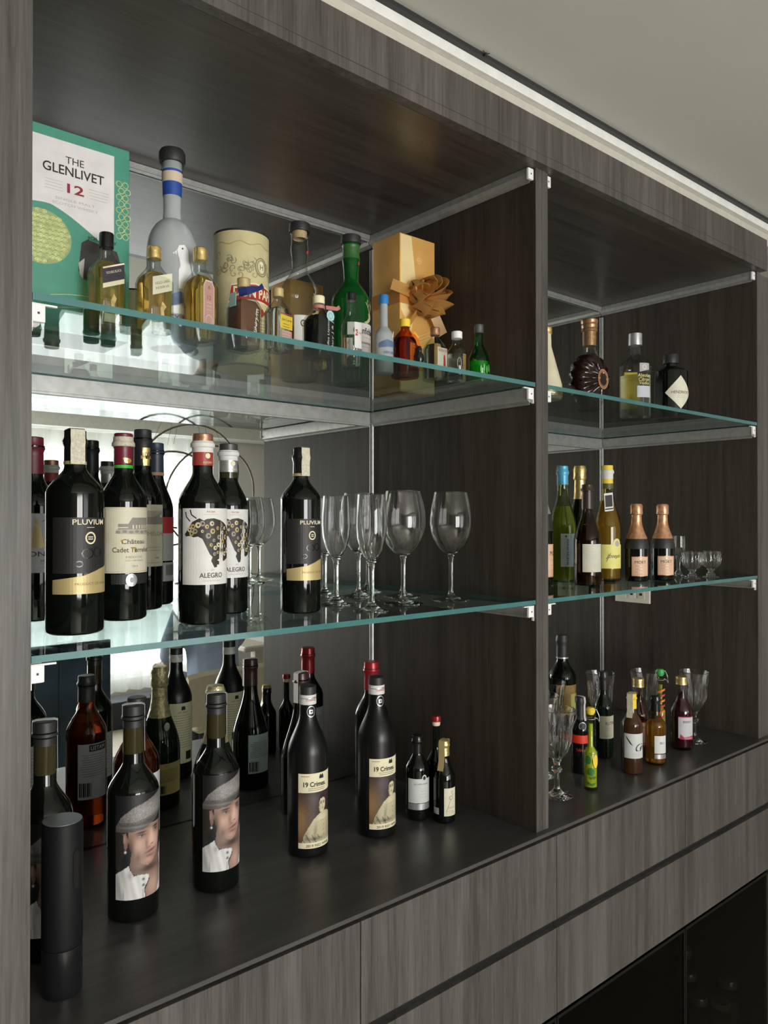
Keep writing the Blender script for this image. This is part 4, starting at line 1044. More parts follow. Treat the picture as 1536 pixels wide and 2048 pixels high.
def mini_square(X, Y, r, h, rot, label, lab):
    pr = [(0, 0), (r*0.9, 0, None, 1), (r, 0.003, None, 1), (r, h*0.58, None, 1), (r*0.92, h*0.64, None, 0.7), (r*0.55, h*0.74, None, 0.2), (r*0.42, h*0.79), (r*0.40, h*0.90), (r*0.40, h*0.99)]
    t = thing('miniature_bottle', label, 'bottle', (X, Y, Z2), rot, None)
    MB().lathe(pr, CLEARG, 32, sq=True).build('bottle_body', t)
    q = [(0, 0.005), (r*0.88, 0.005, None, 1), (r*0.92, h*0.575, None, 1), (r*0.84, h*0.635, None, 0.7), (r*0.50, h*0.70, None, 0.2), (0, h*0.71)]
    MB().lathe(q, AMBER, 32, sq=True).build('liquid', t)
    return t
r = 0.0195
t = mini_square(-0.734, 0.124, r, 0.128, math.radians(6), 'square whisky miniature with dark cap and slanted black label before the gift box', None)
cap_cyl(0.0092, 0.109, 0.128, BLK).build('cap', t)
P = Print(facemap(-r*0.91), 0.5); P.poly([(-0.014, 0.052), (0.0155, 0.064), (0.0155, 0.090), (-0.014, 0.078)], pbr('violet_black_label', (0.03, 0.02, 0.04), 0.4), 1); P.line([(-0.014, 0.076), (0.0155, 0.088)], 0.002, CREAM, 2)
P.poly([(-0.014, 0.050), (0.0155, 0.062), (0.0155, 0.068), (-0.014, 0.056)], CREAM, 2); P.text('DOUBLE BLACK', 0.001, 0.0745, 0.003, CREAM, 3, width=0.022, rot=0.38)
P.poly([(-0.002, 0.024), (0.003, 0.024), (0.002, 0.032), (0.005, 0.040), (0.001, 0.046), (-0.003, 0.036)], GOLD, 1); P.rect(-0.012, 0.012, 0.008, 0.019, CREAM, 1); P.build('label', t)
r = 0.0200
t = mini_square(-0.680, 0.098, r, 0.115, math.radians(4), 'square whisky miniature with gold cap and slanted cream label, left of the frosted bottle', None)
cap_cyl(0.0096, 0.099, 0.115, GOLD, 3).build('cap', t)
P = Print(facemap(-r*0.91), 0.5); P.poly([(-0.012, 0.046), (0.016, 0.057), (0.016, 0.080), (-0.012, 0.070)], PAPER, 1); P.text('GOLD LABEL', 0.002, 0.0655, 0.0032, pbr('brown_ink', (0.2, 0.12, 0.04), 0.6), 2, width=0.022, rot=0.36)
P.text('RESERVE', 0.002, 0.059, 0.0028, pbr('brown_ink', (0.2, 0.12, 0.04), 0.6), 2, width=0.02, rot=0.36)
P.poly([(0.0, 0.018), (0.005, 0.018), (0.004, 0.028), (0.008, 0.034), (0.002, 0.040), (-0.001, 0.030)], GOLD, 1); P.build('label', t)
# rounded-square amber miniature with pink label
r = 0.0195
t = mini_square(-0.606, 0.112, r, 0.134, math.radians(14), 'amber miniature with gold cap and long pink label, in front of the frosted bottle', None)
cap_cyl(0.0100, 0.116, 0.134, GOLD, 3).build('cap', t)
P = Print(facemap(-r*0.91), 0.5)
P.poly([(-0.010, 0.024), (-0.006, 0.018), (0.006, 0.018), (0.010, 0.024), (0.010, 0.078), (0.006, 0.086), (-0.006, 0.086), (-0.010, 0.078)], pbr('pale_rim', (0.75, 0.6, 0.5), 0.5), 1)
P.poly([(-0.0085, 0.024), (-0.005, 0.020), (0.005, 0.020), (0.0085, 0.024), (0.0085, 0.077), (0.005, 0.084), (-0.005, 0.084), (-0.0085, 0.077)], PINK, 2)
P.ring(0, 0.031, 0.0066, 0.0072, 0.001, PAPER, 3); P.text('12', 0, 0.062, 0.006, RED, 3); P.lines(0, 0.045, 0.055, 3, 0.010, PAPER, 3); P.poly([(-0.003, 0.074), (0.003, 0.074), (0, 0.080)], GOLD, 3); P.build('label', t)

def goose(X, Y, r, h, big=True):
    pr = prof_bottle(r, h, 0.47, 0.68 if big else 0.60, 0.0150*r/0.0355, 0.46 if big else 0.6, heel=r*0.15, lip=False)
    if big:
        pr = [(0, 0), (r*0.84, 0), (r*0.97, 0.003), (r, 0.009), (r, h*0.25), (r, h*0.485)]
        for i in range(1, 13):
            u = math.radians(68)*i/12; pr.append((r*math.cos(u), h*(0.485+0.175*math.sin(u))))
        pr += [(0.0132, h*0.668), (0.0126, h*0.69), (0.0128, h*0.75), (0.0138, h*0.86), (0.0140, h*0.93), (0.013, h*0.94), (0, h*0.94)]
    t = bottle('vodka_bottle' if big else 'miniature_bottle', 'tall frosted bottle with blue neck band and white goose, behind the amber miniatures' if big else 'frosted miniature with blue cap and blue band, before the gold gift box', X, Y, Z2, pr, FROST)
    if big:
        sleeve(pr, h*0.765, h*0.895, BLUE, 0.0006).build('neck_band', t)
        sleeve(pr, h*0.832, h*0.882, pbr('neck_stamp', (0.62, 0.50, 0.38), 0.6), 0.0010).build('neck_stamp', t)
        MB().lathe([(0.0150, h*0.90), (0.0160, h*0.90), (0.0160, h*0.945), (0.0150, h*0.945)], CLEARG, 28).build('glass_lip', t)
        MB().lathe([(0, h*0.935), (0.0182, h*0.935), (0.0190, h*0.945), (0.0188, h*0.985), (0.0165, h*1.0), (0, h*1.002)], BLKM, 32).build('stopper', t)
        P = Print(cylmap(r+0.0002), 0.003); wg = pbr('goose_white', (0.80, 0.81, 0.82), 0.5)
        P.poly([(-0.008, 0.080), (-0.012, 0.095), (-0.004, 0.112), (-0.006, 0.124), (-0.015, 0.129), (-0.009, 0.134), (-0.006, 0.141), (0.002, 0.143), (0.008, 0.136), (0.010, 0.120), (0.014, 0.105), (0.016, 0.080)], wg, 1)
        P.poly([(0.014, 0.128), (0.018, 0.112), (0.028, 0.104), (0.032, 0.100), (0.024, 0.100), (0.016, 0.108)], wg, 1)
        P.ell(-0.001, 0.137, 0.0012, 0.0013, INK, 2, 10)
        P.poly([(-0.032, 0.060), (-0.018, 0.070), (-0.004, 0.076), (0.008, 0.070), (0.022, 0.075), (0.034, 0.062), (0.034, 0.052), (0.0, 0.060), (-0.032, 0.050)], pbr('alpine_blue', (0.10, 0.16, 0.28), 0.5, var=0.3, vscale=90), 1)
        P.poly([(-0.032, 0.050), (0.0, 0.058), (0.034, 0.050), (0.034, 0.044), (-0.032, 0.044)], wg, 2)
        P.text('GREY GOOSE', 0.002, 0.038, 0.0088, BLUE, 2, width=0.072); P.text('VODKA', 0.012, 0.024, 0.0075, pbr('vodka_blue', (0.08, 0.30, 0.42), 0.5), 2, width=0.026); P.build('label', t)
    else:
        cap_cyl(0.0084, h*0.885, h, BLUECAP).build('cap', t)
        P = Print(cylmap(r+0.0002), 0.002); P.poly([(-0.020, 0.050), (-0.006, 0.056), (0.008, 0.053), (0.020, 0.057), (0.020, 0.045), (-0.020, 0.042)], pbr('alpine_blue', (0.10, 0.16, 0.28), 0.5), 1)
        P.text('GREY GOOSE', 0.002, 0.034, 0.004, BLUE, 2, width=0.028); P.poly([(0.004, 0.060), (0.010, 0.062), (0.012, 0.072), (0.008, 0.070)], WHITEP, 1); P.build('label', t)
goose(-0.620, 0.172, 0.0355, 0.289)
goose(-0.262, 0.117, 0.0165, 0.134, False)

def canister():
    r, h = 0.0455, 0.219
    t = thing('rum_canister', 'cream cylindrical rum canister with ornate print and red name band', 'canister', (-0.463, 0.246, Z2), 0)
    MB().lathe([(0, 0.0), (r-0.002, 0.0), (r, 0.002), (r, h-0.002), (r-0.001, h), (r-0.002, h-0.004), (0, h-0.004)], pbr('canister_paper', (0.62, 0.55, 0.30), 0.55, var=0.10, vscale=30), 56).build('tube', t)
    MB().lathe([(r-0.0006, h-0.0025), (r+0.0006, h-0.0025), (r+0.0006, h+0.0006), (r-0.001, h+0.0008), (r-0.003, h-0.001)], BLKM, 56).build('rim', t)
    MB().lathe([(r-0.0006, 0.0005), (r+0.0006, 0.0005), (r+0.0006, 0.004), (r-0.0006, 0.004)], BLKM, 56).build('rim', t)
    P = Print(cylmap(r+0.0001), 0.005); vine = pbr('vine_grey', (0.24, 0.22, 0.13), 0.6)
    P.line([(-0.07+0.005*i, 0.197+0.0025*math.sin(i*0.9)) for i in range(30)], 0.0016, pbr('gold_ochre_line', (0.45, 0.36, 0.12), 0.6), 1)
    rnd = random.Random(11)
    for i in range(46):
        s = -0.068+0.136*rnd.random(); z = 0.145+0.036*rnd.random()
        if abs(s-0.012) < 0.014: continue
        n = 9; k = rnd.choice((-1, 1)); a0 = rnd.random()*6
        P.line([(s+0.0065*(1-j/n)*math.cos(a0+k*j*0.75), z+0.0065*(1-j/n)*math.sin(a0+k*j*0.75)) for j in range(n)], 0.0009, vine, 1)
    P.ring(0.012, 0.162, 0.0130, 0.0155, 0.0018, vine, 2); P.ring(0.012, 0.162, 0.0095, 0.0120, 0.0012, vine, 2); P.ell(0.012, 0.162, 0.006, 0.009, CREAM, 2); P.text('H', 0.012, 0.162, 0.009, vine, 3, bold=0.02)
    for i in range(40):
        s = -0.068+0.136*rnd.random(); z = 0.008+0.058*rnd.random(); a0 = rnd.random()*6
        P.line([(s+0.006*(1-j/8)*math.cos(a0+j*0.8), z+0.006*(1-j/8)*math.sin(a0+j*0.8)) for j in range(8)], 0.0009, pbr('vine_olive', (0.30, 0.28, 0.11), 0.6), 1)
    P.build('vine_print', t); P = Print(cylmap(r+0.0001), 0.005)
    rd = pbr('canister_red', (0.42, 0.035, 0.025), 0.5)
    P.poly([(-0.046, 0.100), (-0.040, 0.130), (0.0, 0.134), (0.046, 0.130), (0.052, 0.100), (0.0, 0.104)], CREAM, 2)
    P.poly([(-0.044, 0.103), (-0.039, 0.1275), (0.0, 0.1315), (0.045, 0.1275), (0.050, 0.103), (0.0, 0.107)], rd, 3)
    P.text('DON PAPA', 0.004, 0.1182, 0.0165, CREAM, 4, width=0.080, bold=0.03); P.text('RUM', 0.004, 0.088, 0.0135, rd, 3, width=0.046, bold=0.02)
    P.text('SMALL BATCH', 0.004, 0.076, 0.004, vine, 3, width=0.04); P.lines(0.004, 0.052, 0.070, 5, 0.036, vine, 3, 0.0008); P.build('name_band', t)
canister()

def mini_flat(X, Y, w2, h, mat, name, label, Z, cap, caph, capr, rot=0, sqk=1.0, liquid=None, shell=None):
    pr = [(0, 0), (w2*0.9, 0, None, sqk), (w2, 0.003, None, sqk), (w2, h*0.60, None, sqk), (w2*0.85, h*0.68, None, sqk*0.6), (capr*1.05, h*0.80), (capr*0.9, h*0.84), (capr*0.9, h-0.001)]
    t = thing(name, label, 'bottle', (X, Y, Z), rot)
    MB().lathe(pr, mat, 32, sq=bool(sqk)).build('bottle_body', t)
    if liquid:
        q = [(0, 0.004), (w2*0.9, 0.004, None, sqk), (w2*0.92, h*0.59, None, sqk), (w2*0.72, h*0.68, None, sqk*0.5), (0, h*0.69)]
        MB().lathe(q, liquid, 32, sq=bool(sqk)).build('liquid', t)
    cap_cyl(capr*1.15, h-caph, h, cap, 2).build('cap', t)
    return t
t = mini_flat(-0.534, 0.116, 0.0205, 0.107, CLEARG, 'miniature_bottle', 'brown liqueur miniature with handwritten white script and blue ribbon on its neck', Z2, GOLDM, 0.014, 0.0085, 0.1, 1, BROWNP)
P = Print(facemap(-0.0188), 0.5)
P.line([(0.008, 0.012), (0.0085, 0.030), (0.007, 0.033), (0.009, 0.038), (0.0075, 0.045), (0.010, 0.048), (0.008, 0.053), (0.0095, 0.062)], 0.0012, WHITEP, 1); P.text('Nild J m', 0.0085, 0.040, 0.006, WHITEP, 2, rot=PI/2-0.15, width=0.042, slant=0.3); P.build('script', t)
m = MB(); m.ribbon([(-0.012, -0.004, 0.083), (-0.004, -0.013, 0.086), (0.006, -0.014, 0.090), (0.018, -0.013, 0.094), (0.026, -0.012, 0.100)], [0.012, 0.012, 0.010, 0.006, 0.008], pbr('navy_ribbon', (0.01, 0.02, 0.12), 0.35), up=(0, 0, 1)); m.build('ribbon', t)
m = MB(); m.box(-0.021, -0.0205, -0.010, 0.006, 0.062, 0.082, CYAN); m.build('sticker', t)
t = mini_flat(-0.493, 0.087, 0.0165, 0.094, CLEARG, 'miniature_bottle', 'clear miniature with brass cap and bright yellow label', Z2, GOLDM, 0.013, 0.0072, 0.25, 0.8, WATER)
P = Print(facemap(-0.0157), 0.5); P.rect(-0.012, 0.013, 0.032, 0.052, YEL, 1); P.text('Jose Cuervo', 0.001, 0.045, 0.005, INK, 2, width=0.021, slant=0.2); P.lines(0, 0.035, 0.039, 2, 0.016, INK, 2); P.rect(-0.010, 0.012, 0.018, 0.030, PINK, 1); P.lines(0, 0.020, 0.028, 3, 0.018, WHITEP, 2); P.rect(-0.012, 0.013, 0.053, 0.0545, RED, 1); P.build('label', t)

def stag_bottle(X, Y, r, h, mat, clear, label):
    pr = [(0, 0), (r*0.86, 0), (r*0.98, 0.003), (r, 0.010), (r*0.985, h*0.55)]
    n = 12
    for i in range(1, n+1):
        u = i/n; pr.append((0.0135+(r*0.985-0.0135)*(0.5+0.5*math.cos(PI*u))**0.72, h*(0.55+0.15*u)))
    pr += [(0.0145, h*0.78), (0.0165, h*0.83), (0.0150, h*0.87), (0.0150, h*0.925), (0.0165, h*0.93), (0.0160, h*0.945)]
    t = thing('whisky_bottle', label, 'bottle', (X, Y, Z2), math.radians(8))
    MB().lathe(pr, mat, 3*14, flute=(3, 0.07, 0.004, h*0.62)).build('bottle_body', t)
    if clear:
        MB().lathe([(0.012, h*0.90), (0.0128, h*0.905), (0.0132, h*0.955), (0, h*0.955)], CORK, 24).build('cork', t)
    else:
        sleeve(pr, h*0.84, h*0.93, pbr('green_capsule', (0.04, 0.13, 0.03), 0.4), 0.0006).build('neck_band', t)
    MB().lathe([(0, h*0.945), (0.0185, h*0.945), (0.0190, h*0.955), (0.0182, h*0.995), (0.016, h), (0, h)], BLKM, 28).build('stopper', t)
    P = Print(cylmap(r*1.0), 0.003); gd = pbr('stag_gold', (0.72, 0.66, 0.36), 0.4, 0.3)
    z = h*0.42
    for a in (-1, 1):
        P.line([(0.012, z+0.012), (0.012+a*0.004, z+0.020), (0.012+a*0.008, z+0.026), (0.012+a*0.007, z+0.036)], 0.0014, gd, 1)
        P.line([(0.012+a*0.0055, z+0.022), (0.012+a*0.0015, z+0.030)], 0.0012, gd, 1); P.line([(0.012+a*0.008, z+0.026), (0.012+a*0.012, z+0.031)], 0.0012, gd, 1)
    P.poly([(0.008, z+0.012), (0.016, z+0.012), (0.018, z+0.004), (0.013, z-0.002), (0.004, z-0.008), (-0.004, z-0.006), (0.004, z-0.002), (0.009, z+0.004)], gd, 1)
    P.rect(-0.036, 0.036, 0.048, 0.108, WHITEP, 0); P.text('Glenfiddich', 0.002, 0.094, 0.0120, INK, 2, width=0.054, bold=0.01)
    P.lines(0.0, 0.082, 0.082, 1, 0.036, GREYP, 2); P.text('OUR SIGNATURE', 0.0, 0.072, 0.0035, INK, 2, width=0.03); P.lines(0.0, 0.056, 0.065, 2, 0.03, GREYP, 2); P.text('12', 0.020, 0.068, 0.010, LYEL, 2)
    P.build('label', t)
    P = Print(cylmap(0.0165), 0.002); P.poly([(0.001, h*0.795), (0.006, h*0.80), (0.007, h*0.82), (0.002, h*0.815)], pbr('hang_tag_red', (0.6, 0.03, 0.05), 0.5), 1); P.build('neck_sticker', t)
stag_bottle(-0.335, 0.262, 0.0360, 0.280, CLEARG, True, 'empty clear whisky bottle with stag emblem and black stopper, left of the green one')
stag_bottle(-0.236, 0.240, 0.0365, 0.275, DGREEN, False, 'green whisky bottle with stag emblem, left of the gold gift box')
t = mini_flat(-0.416, 0.092, 0.0195, 0.098, CLEARG, 'miniature_bottle', 'black liqueur miniature with white script, round blue sticker and pink neck ribbon', Z2, CREAM, 0.012, 0.0082, 0.15, 1, BLK)
P = Print(facemap(-0.0182), 0.5); P.text('Coffee Liqueur', 0.003, 0.036, 0.0055, WHITEP, 2, rot=PI/2, width=0.050, slant=0.2); P.text('Mary J & J', 0.012, 0.036, 0.0045, WHITEP, 2, rot=PI/2, width=0.044, slant=0.2); P.build('script', t)
P = Print(facemap(-0.0186), 0.5); P.ell(0.007, 0.066, 0.0085, 0.0085, CYAN, 1, 9); P.ring(0.007, 0.066, 0.005, 0.005, 0.001, pbr('sticker_teal', (0.15, 0.42, 0.45), 0.5), 2, 12); P.build('sticker', t)
m = MB(); rb = pbr('pink_ribbon', (0.45, 0.18, 0.15), 0.45)
m.ribbon([(0.0095*math.sin(a), -0.0095*math.cos(a), 0.0805) for a in [2*PI*i/16 for i in range(17)]], 0.005, rb); m.ribbon([(0.008, -0.008, 0.081), (0.020, -0.010, 0.082), (0.030, -0.010, 0.083), (0.036, -0.010, 0.087)], 0.006, rb); m.build('ribbon', t)
# teardrop miniature with gold liquid
t = thing('miniature_bottle', 'tiny golden teardrop flask behind the black liqueur miniature', 'bottle', (-0.358, 0.166, Z2))
MB().lathe([(0, 0), (0.010, 0), (0.0125, 0.003), (0.0115, 0.012), (0.006, 0.026), (0.0042, 0.034), (0.0042, 0.044), (0, 0.044)], CLEARG, 24).build('bottle_body', t)
MB().lathe([(0, 0.003), (0.0105, 0.004), (0.0100, 0.012), (0.0050, 0.025), (0, 0.027)], AMBER, 24).build('liquid', t)
cap_cyl(0.0052, 0.038, 0.046, GOLDM).build('cap', t)

def mini_round(X, Y, r, h, cap, caph, capr, label, Z=Z2, liquid=WATER, fb=0.52, fs=0.78, lev=0.5, shell=None):
    pr = [(0, 0), (r*0.88, 0), (r, 0.004), (r, h*fb)]
    for i in range(1, 9):
        u = i/8; pr.append((capr*0.9+(r-capr*0.9)*(0.5+0.5*math.cos(PI*u)), h*(fb+(fs-fb)*u)))
    pr += [(capr*0.9, h-0.001)]
    t = thing('miniature_bottle', label, 'bottle', (X, Y, Z))
    MB().lathe(pr, shell or CLEARG, 32).build('bottle_body', t)
    if liquid: MB().lathe([(0, 0.005), (r*0.90, 0.005), (r*0.92, 0.010), (r*0.92, h*min(lev, fb)), (0, h*min(lev, fb))], liquid, 32).build('liquid', t)
    cap_cyl(capr*1.12, h-caph, h, cap, 2).build('cap', t)
    return t
t = mini_round(-0.336, 0.112, 0.0165, 0.123, BLK, 0.013, 0.0070, 'tall clear vodka miniature with black cap and white label before the green bottle', lev=0.42)
P = Print(cylmap(0.0167), 0.002); P.rect(-0.006, 0.020, 0.030, 0.072, WHITEP, 1); P.rect(-0.0045, 0.0, 0.050, 0.060, RED, 2); P.text('K', -0.0022, 0.055, 0.006, WHITEP, 3); P.text('KETEL ONE', 0.009, 0.055, 0.004, RED, 2, width=0.014); P.text('1', 0.010, 0.044, 0.007, pbr('mustard', (0.6, 0.5, 0.1), 0.6), 2); P.build('label', t)
t = mini_flat(-0.206, 0.125, 0.0200, 0.104, thin_glass('orange_liqueur_glass', (0.75, 0.35, 0.12), (0.3, 0.08, 0.02)), 'miniature_bottle', 'orange liqueur miniature with yellow cap, red seal ribbon and black bear pendant', Z2, YEL, 0.014, 0.0085, 0.1, 0.6, AMBER2)
P = Print(facemap(-0.0190), 0.5); P.rect(-0.008, 0.015, 0.018, 0.060, WHITEP, 1); P.lines(0.003, 0.022, 0.056, 8, 0.016, GREYP, 2); P.build('label', t)
MB().lathe([(0, 0), (0.0055, 0.001), (0.0085, 0.008), (0.0080, 0.016), (0.0045, 0.022), (0.0050, 0.027), (0.003, 0.032), (0, 0.033)], BLK, 20).build('pendant', t, (0.008, -0.026, 0.022))
m = MB(); m.ribbon([(0.0, -0.0105, 0.078), (0.006, -0.016, 0.074), (0.010, -0.020, 0.066), (0.009, -0.024, 0.056)], 0.008, ORANGE, up=(1, 0, 0.3)); m.ribbon([(0.006, -0.014, 0.080), (0.014, -0.014, 0.076), (0.016, -0.016, 0.070)], 0.007, pbr('yellow_ribbon', (0.75, 0.35, 0.02), 0.4), up=(0, 0, 1)); m.build('seal_ribbon', t)
t = mini_flat(-0.146, 0.111, 0.0175, 0.096, CLEARG, 'miniature_bottle', 'clear gin miniature with copper cap and small red figure on its label', Z2, COPPER, 0.014, 0.0078, 0.1, 0.7, WATER)
P = Print(facemap(-0.0167), 0.5); P.rect(-0.013, 0.013, 0.024, 0.058, pbr('gin_label', (0.62, 0.60, 0.50), 0.5), 1); P.text('BEEFEATER', 0.001, 0.053, 0.0045, RED, 2, width=0.023); P.poly([(0.003, 0.026), (0.009, 0.026), (0.008, 0.040), (0.007, 0.046), (0.004, 0.046), (0.003, 0.040)], RED, 2); P.ell(0.0058, 0.047, 0.0016, 0.002, PEACHL, 3, 8); P.build('label', t)
t = mini_round(-0.095, 0.106, 0.0180, 0.096, WPL, 0.013, 0.0090, 'stout clear miniature with white cap, left of the green miniature', fb=0.58, fs=0.80, lev=0.56)
P = Print(cylmap(0.0181), 0.002); P.ring(-0.010, 0.036, 0.004, 0.010, 0.0008, GREYP, 1, 12); P.lines(0.012, 0.018, 0.048, 10, 0.004, GREYP, 1); P.build('label', t)
for k, (dx, dy) in enumerate(((0, 0),)):
    t = mini_round(-0.058, 0.086, 0.0195, 0.111, pbr('dark_grey_cap', (0.12, 0.12, 0.12), 0.35, 0.4), 0.016, 0.0080, 'emerald green gin miniature with dark cap, rightmost on the left upper shelf', liquid=EMER, fb=0.40, fs=0.74, lev=0.38, shell=thin_glass('emerald_glass', (0.22, 0.75, 0.25), (0.04, 0.3, 0.05)))
    P = Print(cylmap(0.0197), 0.002)
    for i in range(5):
        P.ell(-0.012+0.006*i, 0.026+0.003*(i % 2), 0.0018, 0.0075, pbr('green_emboss', (0.12, 0.5, 0.12), 0.2), 1, 10)
    P.build('embossing', t)

def gold_box():
    x0, x1, y0, y1, h = -0.124, -0.030, 0.230, 0.312, 0.307
    t = thing('gold_gift_box', 'tall gold gift box tied with an organza bow', 'box', ((x0+x1)/2, y0, Z2)); hw = (x1-x0)/2; dp = y1-y0
    gc = pbr('gold_card', (0.85, 0.46, 0.13), 0.36, 0.25, var=0.22, vscale=9)
    MB().box(-hw, hw, 0, dp, 0, h, gc, bev=0.0012).build('carton', t)
    P = Print(facemap(0), 0.5); lg = pbr('light_gold_print', (0.95, 0.74, 0.38), 0.35, 0.15, var=0.1, vscale=14)
    P.poly([(-hw+0.002, h-0.002), (-hw+0.002, 0.16), (-hw+0.03, 0.12), (-hw+0.045, 0.2), (-hw+0.03, h-0.002)], lg, 0)
    P.ring(0.004, h-0.045, 0.006, 0.006, 0.001, lg, 1); P.text('W', 0.004, h-0.045, 0.006, lg, 1); P.rect(-hw+0.003, hw-0.003, 0.004, 0.045, lg, 0); P.build('front_print', t)
    org = thin_glass('organza', (0.92, 0.72, 0.36), (0.75, 0.5, 0.2), 0.25, 1.0)
    nt = org.node_tree
    # woven organza: part diffuse cloth
    ob = nt.nodes['Material Output']; sh = ob.inputs['Surface'].links[0].from_node; df = nt.nodes.new('ShaderNodeBsdfDiffuse'); df.inputs['Color'].default_value = (0.85, 0.58, 0.22, 1)
    mx = nt.nodes.new('ShaderNodeMixShader'); tl = nt.nodes.new('ShaderNodeBsdfTranslucent'); tl.inputs['Color'].default_value = (0.90, 0.62, 0.24, 1); m2 = nt.nodes.new('ShaderNodeMixShader'); m2.inputs[0].default_value = 0.5; nt.links.new(df.outputs[0], m2.inputs[1]); nt.links.new(tl.outputs[0], m2.inputs[2])
    mx.inputs[0].default_value = 0.55; nt.links.new(sh.outputs[0], mx.inputs[1]); nt.links.new(m2.outputs[0], mx.inputs[2]); nt.links.new(mx.outputs[0], ob.inputs['Surface'])
    b = MB()
    cx, cz = 0.008, 0.185
    e = 0.0012
    b.ribbon([(-hw-e, dp+e, cz), (-hw-e, -e, cz), (hw+e, -e, cz), (hw+e, dp+e, cz), (-hw-e, dp+e, cz)], 0.028, org)
    b.build('ribbon_band', t, smooth=0)
    rnd = random.Random(3)
    for i in range(10):
        a = 2*PI*i/10+0.25; L_ = 0.036+0.012*rnd.random(); dp_ = 0.022+0.016*rnd.random(); sk = 0.5+0.3*rnd.random()
        pts = []
        for j in range(25):
            u = j/24; rr = L_*math.sin(PI*u)**0.8; off = (u-0.5)*1.1
            pts.append((cx+rr*math.cos(a+off*sk), -0.010-dp_*math.sin(2*PI*min(u, 0.5))*(1-0.4*u)-0.010*math.sin(PI*u), cz+rr*math.sin(a+off*sk)*0.95))
        m = MB(); m.ribbon(pts, [0.010+0.020*math.sin(PI*j/24) for j in range(25)], org, up=(math.cos(a+1.57)*0.35, -0.9, math.sin(a+1.57)*0.35)); m.build('bow_loop', t, smooth=80)
    for pts in ([(cx, -0.012, cz), (-0.02, -0.016, 0.150), (-0.045, -0.010, 0.112), (-0.052, -0.006, 0.095)], [(cx, -0.014, cz), (0.03, -0.02, 0.150), (0.050, -0.02, 0.120)], [(cx, -0.012, cz), (0.035, -0.012, 0.186), (0.055, -0.010, 0.180), (0.068, -0.006, 0.178)], [(cx, -0.012, cz), (-0.04, -0.010, 0.195), (-0.075, -0.008, 0.200)]):
        m = MB(); m.ribbon(pts, 0.020, org, up=(0.3, -0.3, 0.9)); m.build('ribbon_tail', t, smooth=60)
    m = MB()
    for k in range(3): m.tube([(-0.040, -0.003, 0.098-k*0.006), (0.0, -0.004, 0.112-k*0.006), (0.044, -0.003, 0.130-k*0.006)], 0.0008, lg, 6)
    m.build('gold_cord', t)
gold_box()

# ---- upper shelf, right bay ------------------------------------------------
def remy():
    X, Y = 0.384, 0.150; R_ = 0.059
    t = thing('cognac_decanter', 'dark fluted cognac decanter with gold neck and round copper medallion', 'bottle', (X, Y, Z2), math.radians(4))
    m = MB(); nr, na = 14, 96; rows = []
    cz = R_+0.008
    # lens-shaped disc with radiating flutes, front and back
    for side in (-1, 1):
        rows = []
        for i in range(nr+1):
            u = i/nr; row = []
            for j in range(na):
                a = 2*PI*j/na; fl = 0.5+0.5*math.cos(14*a); env = min(1, max(0, (u-0.30)/0.3))
                rr = R_*u*(1+0.0*u) * (1+0.075*env*(fl-0.3))
                th = 0.034*math.sqrt(max(0, 1-(u*0.97)**2.6))*(1-0.30*env*(1-fl)) + 0.0015
                x, z = rr*math.sin(a), cz+rr*math.cos(a)
                if z < 0.0: z = 0.0
                row.append(len(m.v)); m.v.append((x, side*th, z))
            rows.append(row)
        for A, B in zip(rows, rows[1:]):
            for j in range(na):
                k = (j+1) % na; q = [A[j], A[k], B[k], B[j]]
                m.face(q if side > 0 else q[::-1], BERRYG)
        if side == -1: edge = rows[-1]
        else:
            for j in range(na):
                k = (j+1) % na; m.face([edge[j], edge[k], rows[-1][k], rows[-1][j]][::-1], BERRYG)
    m.build('bottle_body', t, smooth=60)
    MB().lathe([(0, 0.0), (0.026, 0.0), (0.027, 0.003), (0.020, 0.010), (0, 0.010)], BERRYG, 36).build('base', t)
    MB().lathe([(0.023, 0.116), (0.0185, 0.128), (0.0150, 0.139), (0.0135, 0.146), (0.0135, 0.150)], CLEARG, 32).build('shoulder', t)
    cg = pbr('cognac_gold', (0.38, 0.22, 0.11), 0.35, 0.6, var=0.2, vscale=200)
    MB().lathe([(0, 0.146), (0.0152, 0.146), (0.0155, 0.178), (0.0178, 0.180), (0.0180, 0.184), (0.0168, 0.186), (0.0182, 0.189), (0.0185, 0.194), (0.0172, 0.196), (0.0190, 0.199), (0.0192, 0.205), (0.017, 0.207), (0, 0.206)], cg, 36).build('gold_neck', t)
    P = Print(cylmap(0.0156), 0.002); P.text('XO', 0.0, 0.163, 0.009, GOLD, 1, slant=0.2); P.build('neck_print', t)
    P = Print(facemap(-0.0345), 0.5); md = pbr('medallion_copper', (0.42, 0.23, 0.13), 0.4, 0.5)
    P.ell(0, cz, 0.0225, 0.0225, PEACH, 1, 36); P.ell(0, cz, 0.0198, 0.0198, md, 2, 36)
    P.text('REMY MARTIN', 0, cz+0.001, 0.0042, CREAM, 3, width=0.034); P.text('XO', 0, cz-0.009, 0.0055, CREAM, 3); P.poly([(-0.004, cz+0.010), (0.004, cz+0.010), (0.001, cz+0.016)], CREAM, 3); P.lines(0, cz+0.007, cz+0.007, 1, 0.02, CREAM, 3); P.build('medallion', t)
BERRYG = pbr('dark_cognac_glass', (0.018, 0.006, 0.005), 0.06)
remy()
r, h = 0.0395, 0.214
pr = [(0, 0), (r*0.9, 0), (r, 0.005), (r, h*0.60)]+[(0.0135+(r-0.0135)*(0.5+0.5*math.cos(PI*i/10))**0.62, h*(0.60+0.15*i/10)) for i in range(1, 11)]+[(0.0132, h*0.90)]
t = bottle('vodka_bottle', 'clear round-shouldered bottle with silver cap and yellow print on the right upper shelf', 0.612, 0.172, Z2, pr, CLEARG, math.radians(-50))
